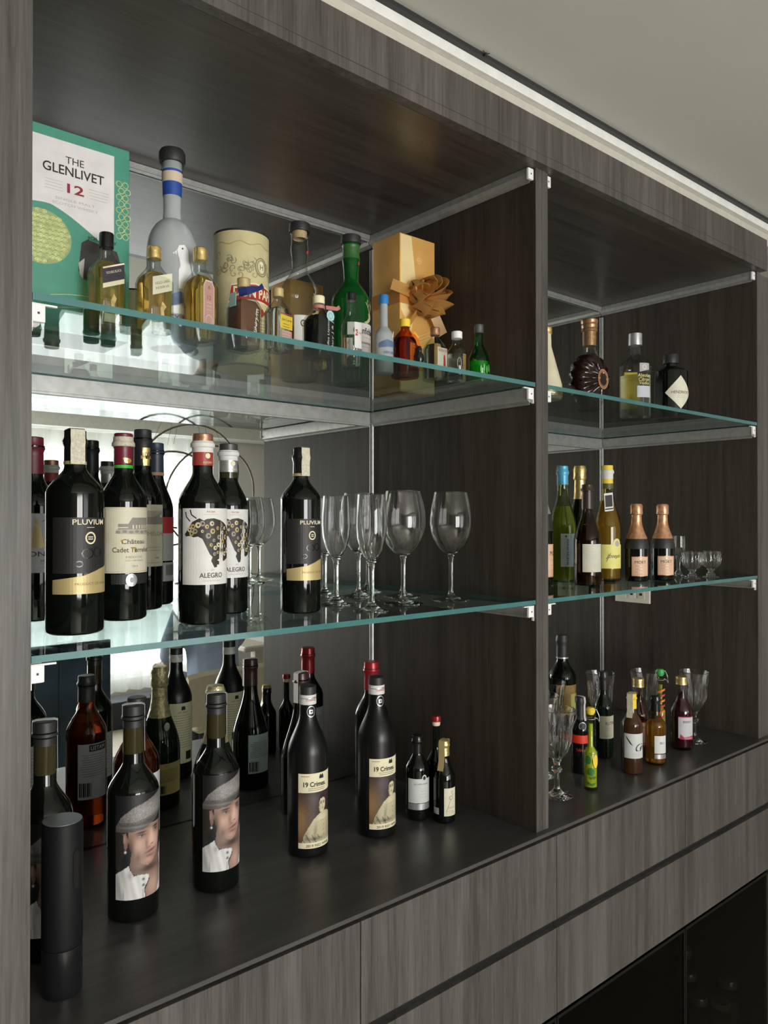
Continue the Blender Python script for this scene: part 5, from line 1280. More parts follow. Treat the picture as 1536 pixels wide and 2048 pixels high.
MB().lathe([(0, 0.006), (r*0.93, 0.006), (r*0.93, h*0.50), (0, h*0.50)], WATER, 40).build('liquid', t)
MB().lathe([(0, h*0.86), (0.0165, h*0.86), (0.0168, h*0.87), (0.0165, h*0.995), (0.015, h), (0, h)], SILV, 32).build('cap', t)
P = Print(cylmap(r+0.0002)); P.poly([(0.004, 0.112), (0.030, 0.118), (0.030, 0.134), (0.004, 0.134)], GREYP, 1); P.ring(0.016, 0.124, 0.005, 0.006, 0.0015, WHITEP, 2); P.text('Absolut', 0.016, 0.104, 0.0085, LYEL, 2, width=0.032, slant=0.2); P.text('Citron', 0.016, 0.094, 0.0085, LYEL, 2, width=0.028, slant=0.2); P.text('Vodka', 0.016, 0.085, 0.0075, LYEL, 2, width=0.026, slant=0.2)
P.rect(-0.002, 0.034, 0.050, 0.078, pbr('pale_lilac_label', (0.55, 0.55, 0.62), 0.5), 1); P.build('label', t); P = Print(cylmap(r+0.0002)); P.rect(PI*r-0.010, PI*r+0.024, 0.030, 0.125, YEL, 1); P.lines(PI*r+0.006, 0.04, 0.115, 14, 0.022, LYEL, 2); P.build('back_label', t)
r, h = 0.0410, 0.162
pr = [(0, 0), (r*0.9, 0), (r, 0.005), (r, h*0.70), (r*0.97, h*0.735), (r*0.80, h*0.765), (0.018, h*0.79), (0.0150, h*0.81), (0.0145, h*0.86), (0, h*0.86)]
t = bottle('gin_bottle', 'squat black apothecary bottle with diamond label, rightmost on the right upper shelf', 0.681, 0.116, Z2, pr, DARKG, math.radians(-38))
MB().lathe([(0, h*0.86), (0.0185, h*0.86), (0.0190, h*0.875), (0.0190, h*0.975), (0.0175, h), (0, h)], BLKM, 28).build('stopper', t)
P = Print(cylmap(r+0.0002)); hk = pbr('gin_diamond_label', (0.72, 0.70, 0.55), 0.55); P.poly([(-0.030, 0.062), (0.008, 0.022), (0.046, 0.062), (0.008, 0.104)], hk, 1); P.text("HENDRICK'S", 0.010, 0.063, 0.0075, INK, 2, width=0.050); P.lines(0.010, 0.050, 0.055, 2, 0.024, GREYP, 2); P.build('label', t)
# bottle just hidden by the divider
r, h = 0.0340, 0.150
pr = [(0, 0), (r*0.9, 0), (r, 0.005), (r*0.98, 0.03), (r*0.55, 0.085), (0.012, 0.110), (0.011, 0.140), (0, 0.140)]
t = bottle('liqueur_decanter', 'cone-shaped cream and gold decanter half hidden behind the divider on the right upper shelf', 0.182, 0.118, Z2, pr, pbr('cream_ceramic', (0.66, 0.60, 0.44), 0.25))
cap_cyl(0.013, 0.136, 0.150, GOLD).build('stopper', t)
MB().lathe([(r+0.0004, 0.006), (r+0.0005, 0.02), (r+0.0002, 0.02)], GOLD, 32).build('gold_band', t)

# ---- middle shelf, right bay -----------------------------------------------
r, h = 0.0310, 0.268
pr = prof_bottle(r, h, 0.46, 0.80, 0.0125, 1.0)
t = bottle('wine_bottle', 'green glass white-wine bottle with light blue capsule, leftmost group of the right bay', 0.374, 0.217, Z1, pr, thin_glass('green_tinted_glass', (0.72, 0.80, 0.45), (0.15, 0.22, 0.05)), math.radians(-36))
MB().lathe([(a*0.93, max(b, 0.006)) if b < h*0.6 else (a*0.9, b) for a, b in pr if b < h*0.66]+[(0, h*0.66)], YGRN, 36).build('liquid', t)
sleeve(pr, h*0.84, h, SKYB, 0.0008, True).build('capsule', t); tax_strip(t, pr, h, -1.2, 0.014, 0.045, CLEARG, 'clear_seal')
P = Print(cylmap(r+0.0002)); P.rect(-0.014, 0.034, 0.036, 0.112, pbr('silver_blue_label', (0.62, 0.68, 0.70), 0.45), 0); P.text('RIESLING', 0.002, 0.070, 0.005, BLUE, 2, rot=PI/2, width=0.058); P.rect(0.009, 0.034, 0.036, 0.112, pbr('pale_sky_label', (0.40, 0.55, 0.66), 0.45), 1); P.ell(-0.002, 0.106, 0.002, 0.002, INK, 2, 8); P.build('label', t)
r, h = 0.0300, 0.221
pr = prof_bottle(r, h, 0.42, 0.78, 0.0118, 1.05)
t = bottle('wine_bottle', 'brown-glass bottle with dark screw cap and plain cream label, nearest in the right bay', 0.340, 0.126, Z1, pr, thin_glass('brown_tinted_glass', (0.45, 0.36, 0.20), (0.06, 0.03, 0.01)), math.radians(-45))
MB().lathe([(a*0.93, max(b, 0.006)) for a, b in pr if b < h*0.62]+[(0, h*0.62)], BROWNG := pbr('brown_glass_wine', (0.10, 0.06, 0.015), 0.06, 0, 0.5, 1.36), 36).build('liquid', t)
sleeve(pr, h*0.76, h, pbr('espresso_cap', (0.045, 0.025, 0.02), 0.35), 0.0010, True).build('screw_cap', t)
P = Print(cylmap(r+0.0002)); P.rect(-0.016, 0.032, 0.030, 0.091, pbr('plain_cream_label', (0.60, 0.58, 0.48), 0.6), 0); P.lines(0.004, 0.074, 0.076, 1, 0.014, GREYP, 1); P.build('label', t)
r, h = 0.0310, 0.271
pr = prof_bottle(r, h, 0.44, 0.80, 0.0128, 1.0)
t = bottle('wine_bottle', 'golden wine bottle with yellow label, banded capsule and paper tag on its neck', 0.476, 0.164, Z1, pr, thin_glass('golden_tinted_glass', (0.80, 0.72, 0.42), (0.25, 0.18, 0.04)), math.radians(-50))
MB().lathe([(a*0.93, max(b, 0.006)) for a, b in pr if b < h*0.70]+[(0, h*0.70)], GOLDW, 36).build('liquid', t)
sleeve(pr, h*0.80, h, YEL, 0.0007, True).build('capsule', t); sleeve(pr, h*0.885, h*0.965, WHITEP, 0.0012).build('capsule_band', t); sleeve(pr, h*0.80, h*0.845, pbr('olive_band', (0.10, 0.10, 0.03), 0.5), 0.0011).build('capsule_band', t)
P = Print(cylmap(r+0.0002)); P.rect(-0.018, 0.036, 0.030, 0.086, LYEL, 0); P.ell(0.020, 0.088, 0.011, 0.012, LYEL, 0); P.ell(0.020, 0.088, 0.006, 0.007, GREYP, 1); P.text('Joseph', 0.012, 0.058, 0.012, INK, 2, width=0.034, slant=0.4); P.line([(-0.006, 0.046), (0.004, 0.066)], 0.001, INK, 2); P.build('label', t)
m = MB(); m.box(-0.010, 0.012, -0.024, -0.0234, 0.166, 0.208, WHITEP); m.box(-0.008, 0.010, -0.0246, -0.0241, 0.176, 0.203, INK); m.box(-0.009, 0.011, -0.0246, -0.0241, 0.1695, 0.1725, INK)
tg = m.build('neck_tag', t, smooth=0); tg.rotation_euler = (0.12, -0.12, 0.38); tg.location = (0.0, 0.004, 0.003)
r, h = 0.0330, 0.280
pr = prof_bottle(r, h, 0.42, 0.78, 0.0135, 1.0)
t = bottle('sparkling_wine_bottle', 'black sparkling wine bottle with gold crinkled foil behind the green and brown bottles', 0.560, 0.300, Z1, pr, DARKG)
sleeve(pr, h*0.70, h*0.995, GOLD, 0.0009, True, n=12).build('foil', t); MB().lathe([(0.0148, h*0.875), (0.0168, h*0.89), (0.0160, h*0.93), (0.0170, h*0.97), (0.014, h*1.005), (0, h*1.008)], GOLD, 28).build('wire_hood', t)
def moet(X, Y, label, r=0.0275, h=0.180, rot=0.0, full=False):
    pr = prof_bottle(r, h, 0.42, 0.80, r*0.40, 1.0)
    t = bottle('sparkling_wine_bottle', label, X, Y, Z1, pr, DARKG, rot)
    f = SILV if full else PEACH
    sleeve(pr, h*0.55, h*0.99, f, 0.0008, True, n=14).build('foil', t)
    MB().lathe([(r*0.44, h*0.86), (r*0.52, h*0.875), (r*0.50, h*0.93), (r*0.53, h*0.975), (r*0.42, h*1.005), (0, h*1.01)], f, 28).build('wire_hood', t)
    sleeve(pr, h*0.42, h*0.555, BLKM, 0.0006).build('neck_label', t)
    P = Print(cylmap(r+0.0002)); w_ = r*0.75; P.rect(-w_, w_, h*0.07, h*0.32, PEACHL, 0); P.line([(-w_, h*0.07), (w_, h*0.07), (w_, h*0.32), (-w_, h*0.32), (-w_, h*0.07)], 0.001, COPPER, 1)
    P.text('MOET', 0, h*0.25, h*0.035, INK, 1, width=w_*1.3); P.lines(0, h*0.12, h*0.20, 3, w_*1.4, COPPER, 1); P.ell(0, h*0.295, 0.002, 0.002, COPPER, 1, 8); P.build('label', t)
    return t
moet(0.523, 0.116, 'small rose-gold foiled sparkling bottle, left of its pair', rot=math.radians(-39))
moet(0.598, 0.092, 'small rose-gold foiled sparkling bottle, right of its pair, beside the cut glass bowls', rot=math.radians(-41))
moet(0.245, 0.190, 'silver-foiled sparkling bottle half hidden behind the divider, middle right shelf', 0.034, 0.285, 0.5, True)
def cordial(X, Y, label):
    b = [(0.004, 0.0502), (0.012, 0.054), (0.0165, 0.062), (0.0180, 0.074), (0.0182, 0.088), (0.0172, 0.102)]
    return stem_glass('cordial_glass', label, X, Y, Z1, 0.102, b, 0.019, 0.0040, 0.050, 'small stemmed glasses in the right bay', seg=36)
cordial(0.640, 0.175, 'small stemmed cordial glass between the rose-gold pair, behind them')
cordial(0.722, 0.119, 'small stemmed cordial glass right of the rose-gold pair')
def cutglass(X, Y, label):
    b = [(0.006, 0.0222), (0.015, 0.025), (0.0225, 0.032), (0.0248, 0.042), (0.0238, 0.050), (0.0258, 0.065)]
    return stem_glass('cut_glass_bowl', label, X, Y, Z1, 0.065, b, 0.0195, 0.0050, 0.022, 'cut glass footed bowls in the right bay', flute=(16, 0.10, 0.024, 0.055), seg=96, inner=0.0018)
cutglass(0.691, 0.066, 'squat cut crystal footed bowl, left of the two')
cutglass(0.757, 0.052, 'squat cut crystal footed bowl, right of the two, nearest the end panel')

# ---- countertop, right bay --------------------------------------------------
def goblet(X, Y, label, h=0.176, s=1.0):
    zb = 0.072
    b = [(0.006, zb+0.0002), (0.014, zb+0.006), (0.024*s, zb+0.020), (0.0305*s, zb+0.040), (0.0320*s, zb+0.062), (0.0330*s, zb+0.080), (0.0375*s, zb+0.104)]
    return stem_glass('crystal_goblet', label, X, Y, 0, h, b, 0.0330, 0.0048, zb, 'cut crystal goblets on the right countertop', flute=(14, 0.10, 0.002, zb+0.075), seg=84, knob=[(0.0048, 0.036), (0.0050, 0.045), (0.0105, 0.051), (0.0108, 0.056), (0.0052, 0.061)], inner=0.0018)
goblet(0.183, 0.092, 'cut crystal goblet nearest the front beside the divider')
goblet(0.262, 0.190, 'cut crystal goblet mostly hidden behind the divider, second goblet row')
goblet(0.385, 0.262, 'cut crystal goblet before the tall black bottle')
goblet(0.567, 0.245, 'cut crystal goblet behind the small dark bottle with cream label')
goblet(0.676, 0.186, 'cut crystal goblet behind the swing-top bottle')
goblet(0.762, 0.100, 'cut crystal goblet at the right end of the countertop', s=1.03)
pr = prof_bottle(0.0355, 0.262, 0.58, 0.755, 0.0150, 0.8)
t = bottle('wine_bottle', 'tall black wine bottle with ochre label in the back left of the right bay', 0.545, 0.345, 0, pr, DARKG)
sleeve(pr, 0.205, 0.262, BLKM, 0.0009, True).build('capsule', t); sleeve(pr, 0.202, 0.206, SILV, 0.0010).build('capsule_band', t)
P = Print(cylmap(0.0357)); oc = pbr('ochre_gold_label', (0.45, 0.30, 0.09), 0.55, var=0.2, vscale=60); P.rect(-0.04, 0.046, 0.060, 0.138, oc, 0); P.rect(-0.01, 0.030, 0.072, 0.115, LYEL, 1); P.ring(0.020, 0.122, 0.008, 0.008, 0.001, INK, 1); P.build('label', t)
# small dark bottle with red label
pr = prof_bottle(0.0205, 0.166, 0.57, 0.74, 0.0092, 0.8)
t = bottle('small_wine_bottle', 'small dark bottle with red band label, round tag and hanging seal strip', 0.342, 0.147, 0, pr, DARKG, math.radians(-45))
sleeve(pr, 0.118, 0.166, BLKM, 0.0008, True).build('capsule', t); tax_strip(t, pr, 0.166, 0.9, 0.008, 0.050, pbr('lilac_strip', (0.62, 0.55, 0.58), 0.5))
P = Print(cylmap(0.0207), 0.002); P.rect(-0.026, 0.026, 0.068, 0.086, pbr('bright_red_label', (0.70, 0.035, 0.015), 0.5), 0); P.text('Yellow tail', 0.0, 0.054, 0.007, RED, 1, width=0.026, slant=0.2); P.lines(0, 0.074, 0.080, 2, 0.026, RED, 1); P.build('label', t)
P = Print(cylmap(0.0190), 0.002); P.ell(0.002, 0.106, 0.0085, 0.0090, SILV, 3, 16); P.ell(0.002, 0.106, 0.0070, 0.0075, BLKM, 4, 16); P.build('round_tag', t)
# swing-top bottles
def swing(X, Y, r, h, shell, liquid, capm, label, art):
    pr = [(0, 0), (r*0.9, 0), (r, 0.004), (r, h*0.46)]+[(0.0062+(r-0.0062)*(0.5+0.5*math.cos(PI*i/6)), h*(0.46+0.07*i/6)) for i in range(1, 7)]+[(0.0060, h*0.84), (0.0082, h*0.85), (0.0084, h*0.90), (0.0070, h*0.91)]
    t = bottle('swing_top_bottle', label, X, Y, 0, pr, shell, math.radians(-45))
    MB().lathe([(0, 0.007), (r*0.85, 0.007), (r*0.88, h*0.455), (0.005, h*0.53), (0.0048, h*0.80), (0, h*0.80)], liquid, 32).build('liquid', t)
    MB().lathe([(0, h*0.905), (0.0065, h*0.91), (0.0092, h*0.935), (0.0098, h*0.965), (0.007, h*0.995), (0, h)], capm, 24).build('stopper', t)
    m = MB(); m.tube([(0.0085, 0, h*0.87), (0.014, 0, h*0.86), (0.018, -0.002, h*0.82), (0.017, -0.002, h*0.90), (0.012, 0, h*0.97), (0.0, 0, h*0.985), (-0.010, 0, h*0.96), (-0.0090, 0, h*0.87)], 0.0009, SILV, 6); m.build('wire_bail', t)
    m = MB(); m.tube([(0.0094*math.sin(2*PI*i/16), -0.0094*math.cos(2*PI*i/16), h*0.86) for i in range(17)], 0.0008, SILV, 6); m.build('wire_collar', t)
    P = Print(cylmap(r+0.0002), 0.002); art(P); P.build('label', t)
def art1(P):
    g = pbr('leaf_green', (0.02, 0.16, 0.03), 0.5)
    P.ell(-0.008, 0.064, 0.006, 0.009, g, 1); P.ell(0.008, 0.062, 0.006, 0.014, YEL, 2); P.ell(-0.001, 0.040, 0.0065, 0.008, g, 1); P.text('VIP', 0.002, 0.027, 0.006, INK, 2, width=0.014)
    P.poly([(-0.008, 0.020), (0.0, 0.014), (0.010, 0.017), (0.002, 0.010), (-0.006, 0.013)], g, 1); P.ring(-0.004, 0.076, 0.003, 0.003, 0.0008, g, 1, 10); P.ring(0.003, 0.078, 0.003, 0.003, 0.0008, GOLDM, 1, 10)
    for k in (0.058, 0.064, 0.070): P.line([(-0.013, k), (-0.003, k+0.001)], 0.0005, INK, 2)
swing(0.266, 0.068, 0.0148, 0.171, thin_glass('clear_yellowish_glass', (0.85, 0.90, 0.55), (0.45, 0.5, 0.2)), pbr('limoncello_liquid', (0.58, 0.66, 0.10), 0.1, 0, 0.25, 1.33), YEL, 'slim swing-top lemon liqueur bottle with yellow stopper and painted lemons', art1)
def art2(P):
    for k in range(6): P.poly([(-0.010, 0.070+k*0.013), (0.008, 0.078+k*0.013), (0.008, 0.083+k*0.013), (-0.010, 0.075+k*0.013)], ORANGE if k % 2 else RED, 1)
    P.rect(-0.010, 0.012, 0.045, 0.052, SKYB, 1)
swing(0.646, 0.126, 0.0135, 0.194, thin_glass('clear_yellowish_glass'), pbr('pale_gold_liquid', (0.62, 0.55, 0.22), 0.1, 0, 0.5, 1.33), pbr('green_stopper', (0.05, 0.42, 0.10), 0.4), 'slim swing-top bottle with green stopper and red diagonal stripes', art2)
pr = prof_bottle(0.0228, 0.200, 0.57, 0.76, 0.0098, 0.85)
t = bottle('small_wine_bottle', 'small dark green bottle with cream label before a crystal goblet', 0.479, 0.178, 0, pr, DARKG2, math.radians(-36))
sleeve(pr, 0.158, 0.200, pbr('plum_black_cap', (0.025, 0.018, 0.022), 0.35), 0.0008, True).build('capsule', t)
P = Print(cylmap(0.0230), 0.002); P.rect(-0.017, 0.025, 0.047, 0.100, PAPER, 0); P.text('RUTINI', 0.010, 0.083, 0.0075, INK, 1, width=0.026); P.lines(0.006, 0.066, 0.072, 2, 0.018, GREYP, 1); P.lines(0.004, 0.052, 0.055, 2, 0.028, GREYP, 1); P.build('label', t)
pr = prof_bottle(0.0230, 0.174, 0.60, 0.78, 0.0100, 0.8)
t = bottle('small_wine_bottle', 'small brown bottle with feather label and stamped paper strip over its cap', 0.429, 0.072, 0, pr, BROWNW, math.radians(-42))
sleeve(pr, 0.142, 0.174, YEL, 0.0008, True).build('screw_cap', t); tax_strip(t, pr, 0.174, -0.60, 0.013, 0.050, STAMP)
P = Print(cylmap(0.0232), 0.002); P.rect(-0.024, 0.026, 0.036, 0.090, pbr('cool_white_label', (0.62, 0.64, 0.62), 0.6), 0); P.poly([(-0.020, 0.086), (-0.012, 0.076), (-0.004, 0.064), (-0.010, 0.068), (-0.018, 0.080)], INK, 1); P.text('G', 0.010, 0.060, 0.018, INK, 1, slant=0.4); P.text('grey', 0.019, 0.058, 0.010, INK, 1, slant=0.3, width=0.012); P.lines(0.004, 0.042, 0.046, 2, 0.026, GREYP, 1); P.build('label', t)
pr = prof_bottle(0.0232, 0.154, 0.56, 0.74, 0.0100, 0.85)
t = bottle('small_wine_bottle', 'small amber rose-wine bottle with black screw cap and white label', 0.526, 0.070, 0, pr, thin_glass('golden_tinted_glass'), math.radians(-56))
MB().lathe([(a*0.92, max(b, 0.006)) for a, b in pr if b < 0.100]+[(0, 0.100)], pbr('rose_wine', (0.75, 0.42, 0.14), 0.03, 0, 0.8, 1.34), 36).build('liquid', t)
sleeve(pr, 0.120, 0.154, BLK, 0.0008, True).build('screw_cap', t)
P = Print(cylmap(0.0234), 0.002); P.rect(-0.004, 0.026, 0.028, 0.068, WHITEP, 0); P.text('BLU', 0.014, 0.052, 0.005, BLUE, 1); P.rect(-0.004, 0.026, 0.016, 0.026, SILV, 0); P.build('label', t)
def berry(X, Y, label, h=0.176, r=0.0262):
    pr = [(0, 0), (r*0.9, 0), (r, 0.005), (r, h*0.50)]+[(0.0115+(r-0.0115)*(0.5+0.5*math.cos(PI*i/8))**0.8, h*(0.50+0.22*i/8)) for i in range(1, 9)]+[(0.0108, h*0.80), (0.0105, h*0.97)]
    t = bottle('fruit_wine_bottle', label, X, Y, 0, pr, thin_glass('berry_bottle_glass', (0.90, 0.85, 0.85), (0.3, 0.2, 0.2)), math.radians(-50))
    MB().lathe([(a*0.96, max(b, 0.008)) for a, b in pr if b < h*0.80]+[(0, h*0.80)], BERRY, 36).build('liquid', t)
    cap_cyl(0.0135, h*0.89, h, GOLD, 2).build('cap', t)
    P = Print(cylmap(r+0.0002), 0.002); P.rect(-0.013, 0.027, 0.030, 0.082, pbr('grey_pink_label', (0.58, 0.57, 0.60), 0.6), 0); P.line([(-0.013, 0.0815), (0.027, 0.0815)], 0.0022, pbr('berry_pink', (0.45, 0.04, 0.08), 0.5), 1)
    P.text('BERRY', 0.009, 0.070, 0.0055, INK, 1, width=0.022); P.poly([(-0.010, 0.028), (0.027, 0.026), (0.027, 0.036), (0.0, 0.033), (-0.008, 0.040)], pbr('berry_pink', (0.45, 0.04, 0.08), 0.5), 1); P.text('CRANBERRY', 0.012, 0.0305, 0.003, WHITEP, 2, width=0.022); P.build('label', t)
berry(0.682, 0.090, 'dark berry wine bottle with gold cap, right of the swing-top bottle')
berry(0.556, 0.132, 'dark berry wine bottle with gold cap, behind the feather-label bottle', 0.182, 0.0250)

# =================================================================== the room seen in the mirror
def room_things():
    # sheer curtain in folds
    def curtain(xa, xb, za, zb, label):
        m = MB(); n = 220; rows = [[], []]
        cm = CURT
        for i in range(n+1):
            x = xa+(xb-xa)*i/n; y = -3.90+0.028*math.sin(i*0.42)+0.012*math.sin(i*0.17+1)
            for k, z in enumerate((za, zb)): rows[k].append(len(m.v)); m.v.append((x, y, z))
        for i in range(n): m.face([rows[0][i], rows[0][i+1], rows[1][i+1], rows[1][i]], cm)
        o = m.build('sheer_curtain', smooth=80); tag(o, label, 'curtain')
    curtain(0.22, 1.95, -0.745, 1.195, 'white sheer curtain over the bright window, reflected in the mirror')
    
    dk = pbr('navy_black_upholstery', (0.022, 0.024, 0.034), 0.6)
    o = MB().box(0.0, 3.1, -3.84, -3.62, FLOOR, -0.755, dk, bev=0.01).build('low_bench'); tag(o, 'long dark low bench under the curtained window, seen in the mirror', 'bench')
    # dark navy folding screen
    t = thing('folding_screen', 'dark blue folding screen standing at the left of the mirrored room', 'screen', (0.10, -2.95, FLOOR))
    nv = pbr('navy_screen', (0.02, 0.045, 0.075), 0.5, var=0.4, vscale=5)
    for i, (x0_, x1_, a) in enumerate(((-0.50, -0.10, 0.08), (-0.099, 0.31, -0.08), (0.311, 0.62, 0.08))):
        m = MB(); m.box(x0_, x1_, -0.012, 0.012, 0.0, 0.76, nv, bev=0.004); m.build('leaf', t, rotz=0)
    # dining table with papers
    t = thing('dining_table', 'cream dining table reflected in the mirror', 'table', (2.15, -2.90, FLOOR))
    ct_ = pbr('table_cream', (0.55, 0.50, 0.42), 0.35)
    MB().box(-0.75, 0.75, -0.42, 0.42, 0.66, 0.695, ct_, bev=0.02).build('tabletop', t)
    for sx in (-0.62, 0.62):
        for sy in (-0.35, 0.35): MB().box(sx-0.03, sx+0.03, sy-0.03, sy+0.03, 0, 0.659, ct_, bev=0.005).build('leg', t)
    # cream chairs
    ch = pbr('cream_leatherette', (0.56, 0.50, 0.40), 0.5, bump=0.1)
    def chair(x, y, rz, label):
        c = thing('dining_chair', label, 'chair', (x, y, FLOOR), rz)
        MB().box(-0.25, 0.25, -0.24, 0.235, 0.36, 0.43, ch, bev=0.03).build('seat', c)
        m = MB()
        n = 12
        for k in range(2):
            pass
        rows = []
        for i in range(n+1):
            a = -1+2*i/n; x_ = 0.33*a; yb = 0.24+0.03*(1-a*a)
            top = 0.71-0.02*abs(a)**4
            rows.append([(x_, yb, 0.42), (x_, yb+0.02, top-0.02), (x_, yb+0.035, top), (x_, yb+0.055, top-0.02), (x_, yb+0.045, 0.42)])
        b0 = len(m.v)
        for r_ in rows: m.v += r_
        for i in range(n):
            for k in range(4): m.face([b0+i*5+k, b0+(i+1)*5+k, b0+(i+1)*5+k+1, b0+i*5+k+1], ch)
            m.face([b0+i*5+4, b0+(i+1)*5+4, b0+(i+1)*5, b0+i*5], ch)
        m.face([b0+k for k in range(5)], ch); m.face([b0+n*5+k for k in range(5)][::-1], ch)
        m.build('backrest', c)
        for sx in (-0.2, 0.2):
            for sy in (-0.19, 0.19): MB().lathe([(0, 0), (0.012, 0), (0.018, 0.359), (0, 0.359)], BLKM, 12, sx, sy).build('leg', c)
        return c
    chair(1.06, -2.20, 0, 'cream dining chair with its back to the cabinet, carrying the seated person')
    # papers and phone
    o = MB().box(1.6, 1.83, -2.80, -2.58, FLOOR+0.6955, FLOOR+0.6965, WHITEP).build('paper_sheet', smooth=0); tag(o, 'white paper sheet lying on the cream dining table', 'paper')
    o = MB().box(1.95, 2.02, -2.80, -2.66, FLOOR+0.6955, FLOOR+0.704, BLK, bev=0.004).build('phone'); tag(o, 'dark phone lying on the cream dining table', 'phone')
    # ring pendant hung on wires
    t = thing('ring_pendant', 'pendant lamp of thin intersecting rings hung on fine wires in the mirrored room', 'lamp', (1.12, -2.7, 0.80))
    wm = pbr('pendant_wire_brown', (0.18, 0.15, 0.12), 0.4, 0.5)
    for (dx, dz, R1, tx, ty) in ((0.0, 0.02, 0.34, 1.25, 0.2), (0.16, -0.10, 0.33, 1.35, -0.4), (-0.12, -0.12, 0.30, 1.30, 0.5)):
        M_ = Matrix.Rotation(ty, 3, 'Y') @ Matrix.Rotation(tx, 3, 'X')
        pts = [tuple(M_ @ Vector((R1*math.cos(2*PI*i/40), R1*math.sin(2*PI*i/40), 0)) + Vector((dx, 0, dz))) for i in range(41)]
        m = MB(); m.tube(pts, 0.006, wm, 8); m.build('ring', t)
    for k in range(6):
        a = 2*PI*k/6; m = MB(); m.tube([(0.24*math.cos(a), 0.05*math.sin(a), 0.22), (0.10*math.cos(a), 0.05*math.sin(a), CEIL-0.80)], 0.0012, wm, 5); m.build('wire', t)
    MB().lathe([(0, CEIL-0.82), (0.12, CEIL-0.82), (0.12, CEIL-0.8005), (0, CEIL-0.8005)], WPL, 32).build('ceiling_rose', t)
    # wooden picture frame on the far wall
    t = thing('picture_frame', 'wooden picture frame on the wall right of the cabinet fascia', 'picture', (2.13, 0.497, 1.165))
    wd = pbr('picture_wood', (0.30, 0.16, 0.06), 0.45)
    for a in ((-0.10, 0.30, -0.30, -0.24), (-0.10, 0.30, -0.02, 0.04)): MB().box(a[0], a[1], -0.03, -0.0005, a[2], a[3], wd).build('frame_rail', t, smooth=0)
    MB().box(-0.10, -0.04, -0.03, -0.0005, -0.24, -0.02, wd).build('frame_rail', t, smooth=0)
    MB().box(-0.0395, 0.30, -0.02, -0.0005, -0.2395, -0.0205, WHITEP).build('print_sheet', t, smooth=0)
hk = MB(); hk.lathe([(0, 1.3262), (0.0028, 1.3268), (0.0036, 1.3292), (0.0028, 1.3318), (0, 1.3324)], INK, 12, 0, 0)
hk.tube([(-0.006, 0, 1.3345), (0, 0, 1.3300), (0.007, -0.002, 1.3335)], 0.0008, INK, 6)
tag(hk.build('ceiling_hook', None, (-0.163, -0.0255, 0)), 'tiny black hook on the black shade strip between moulding and ceiling', 'hook')
CURT = curtain_mat()
room_things()

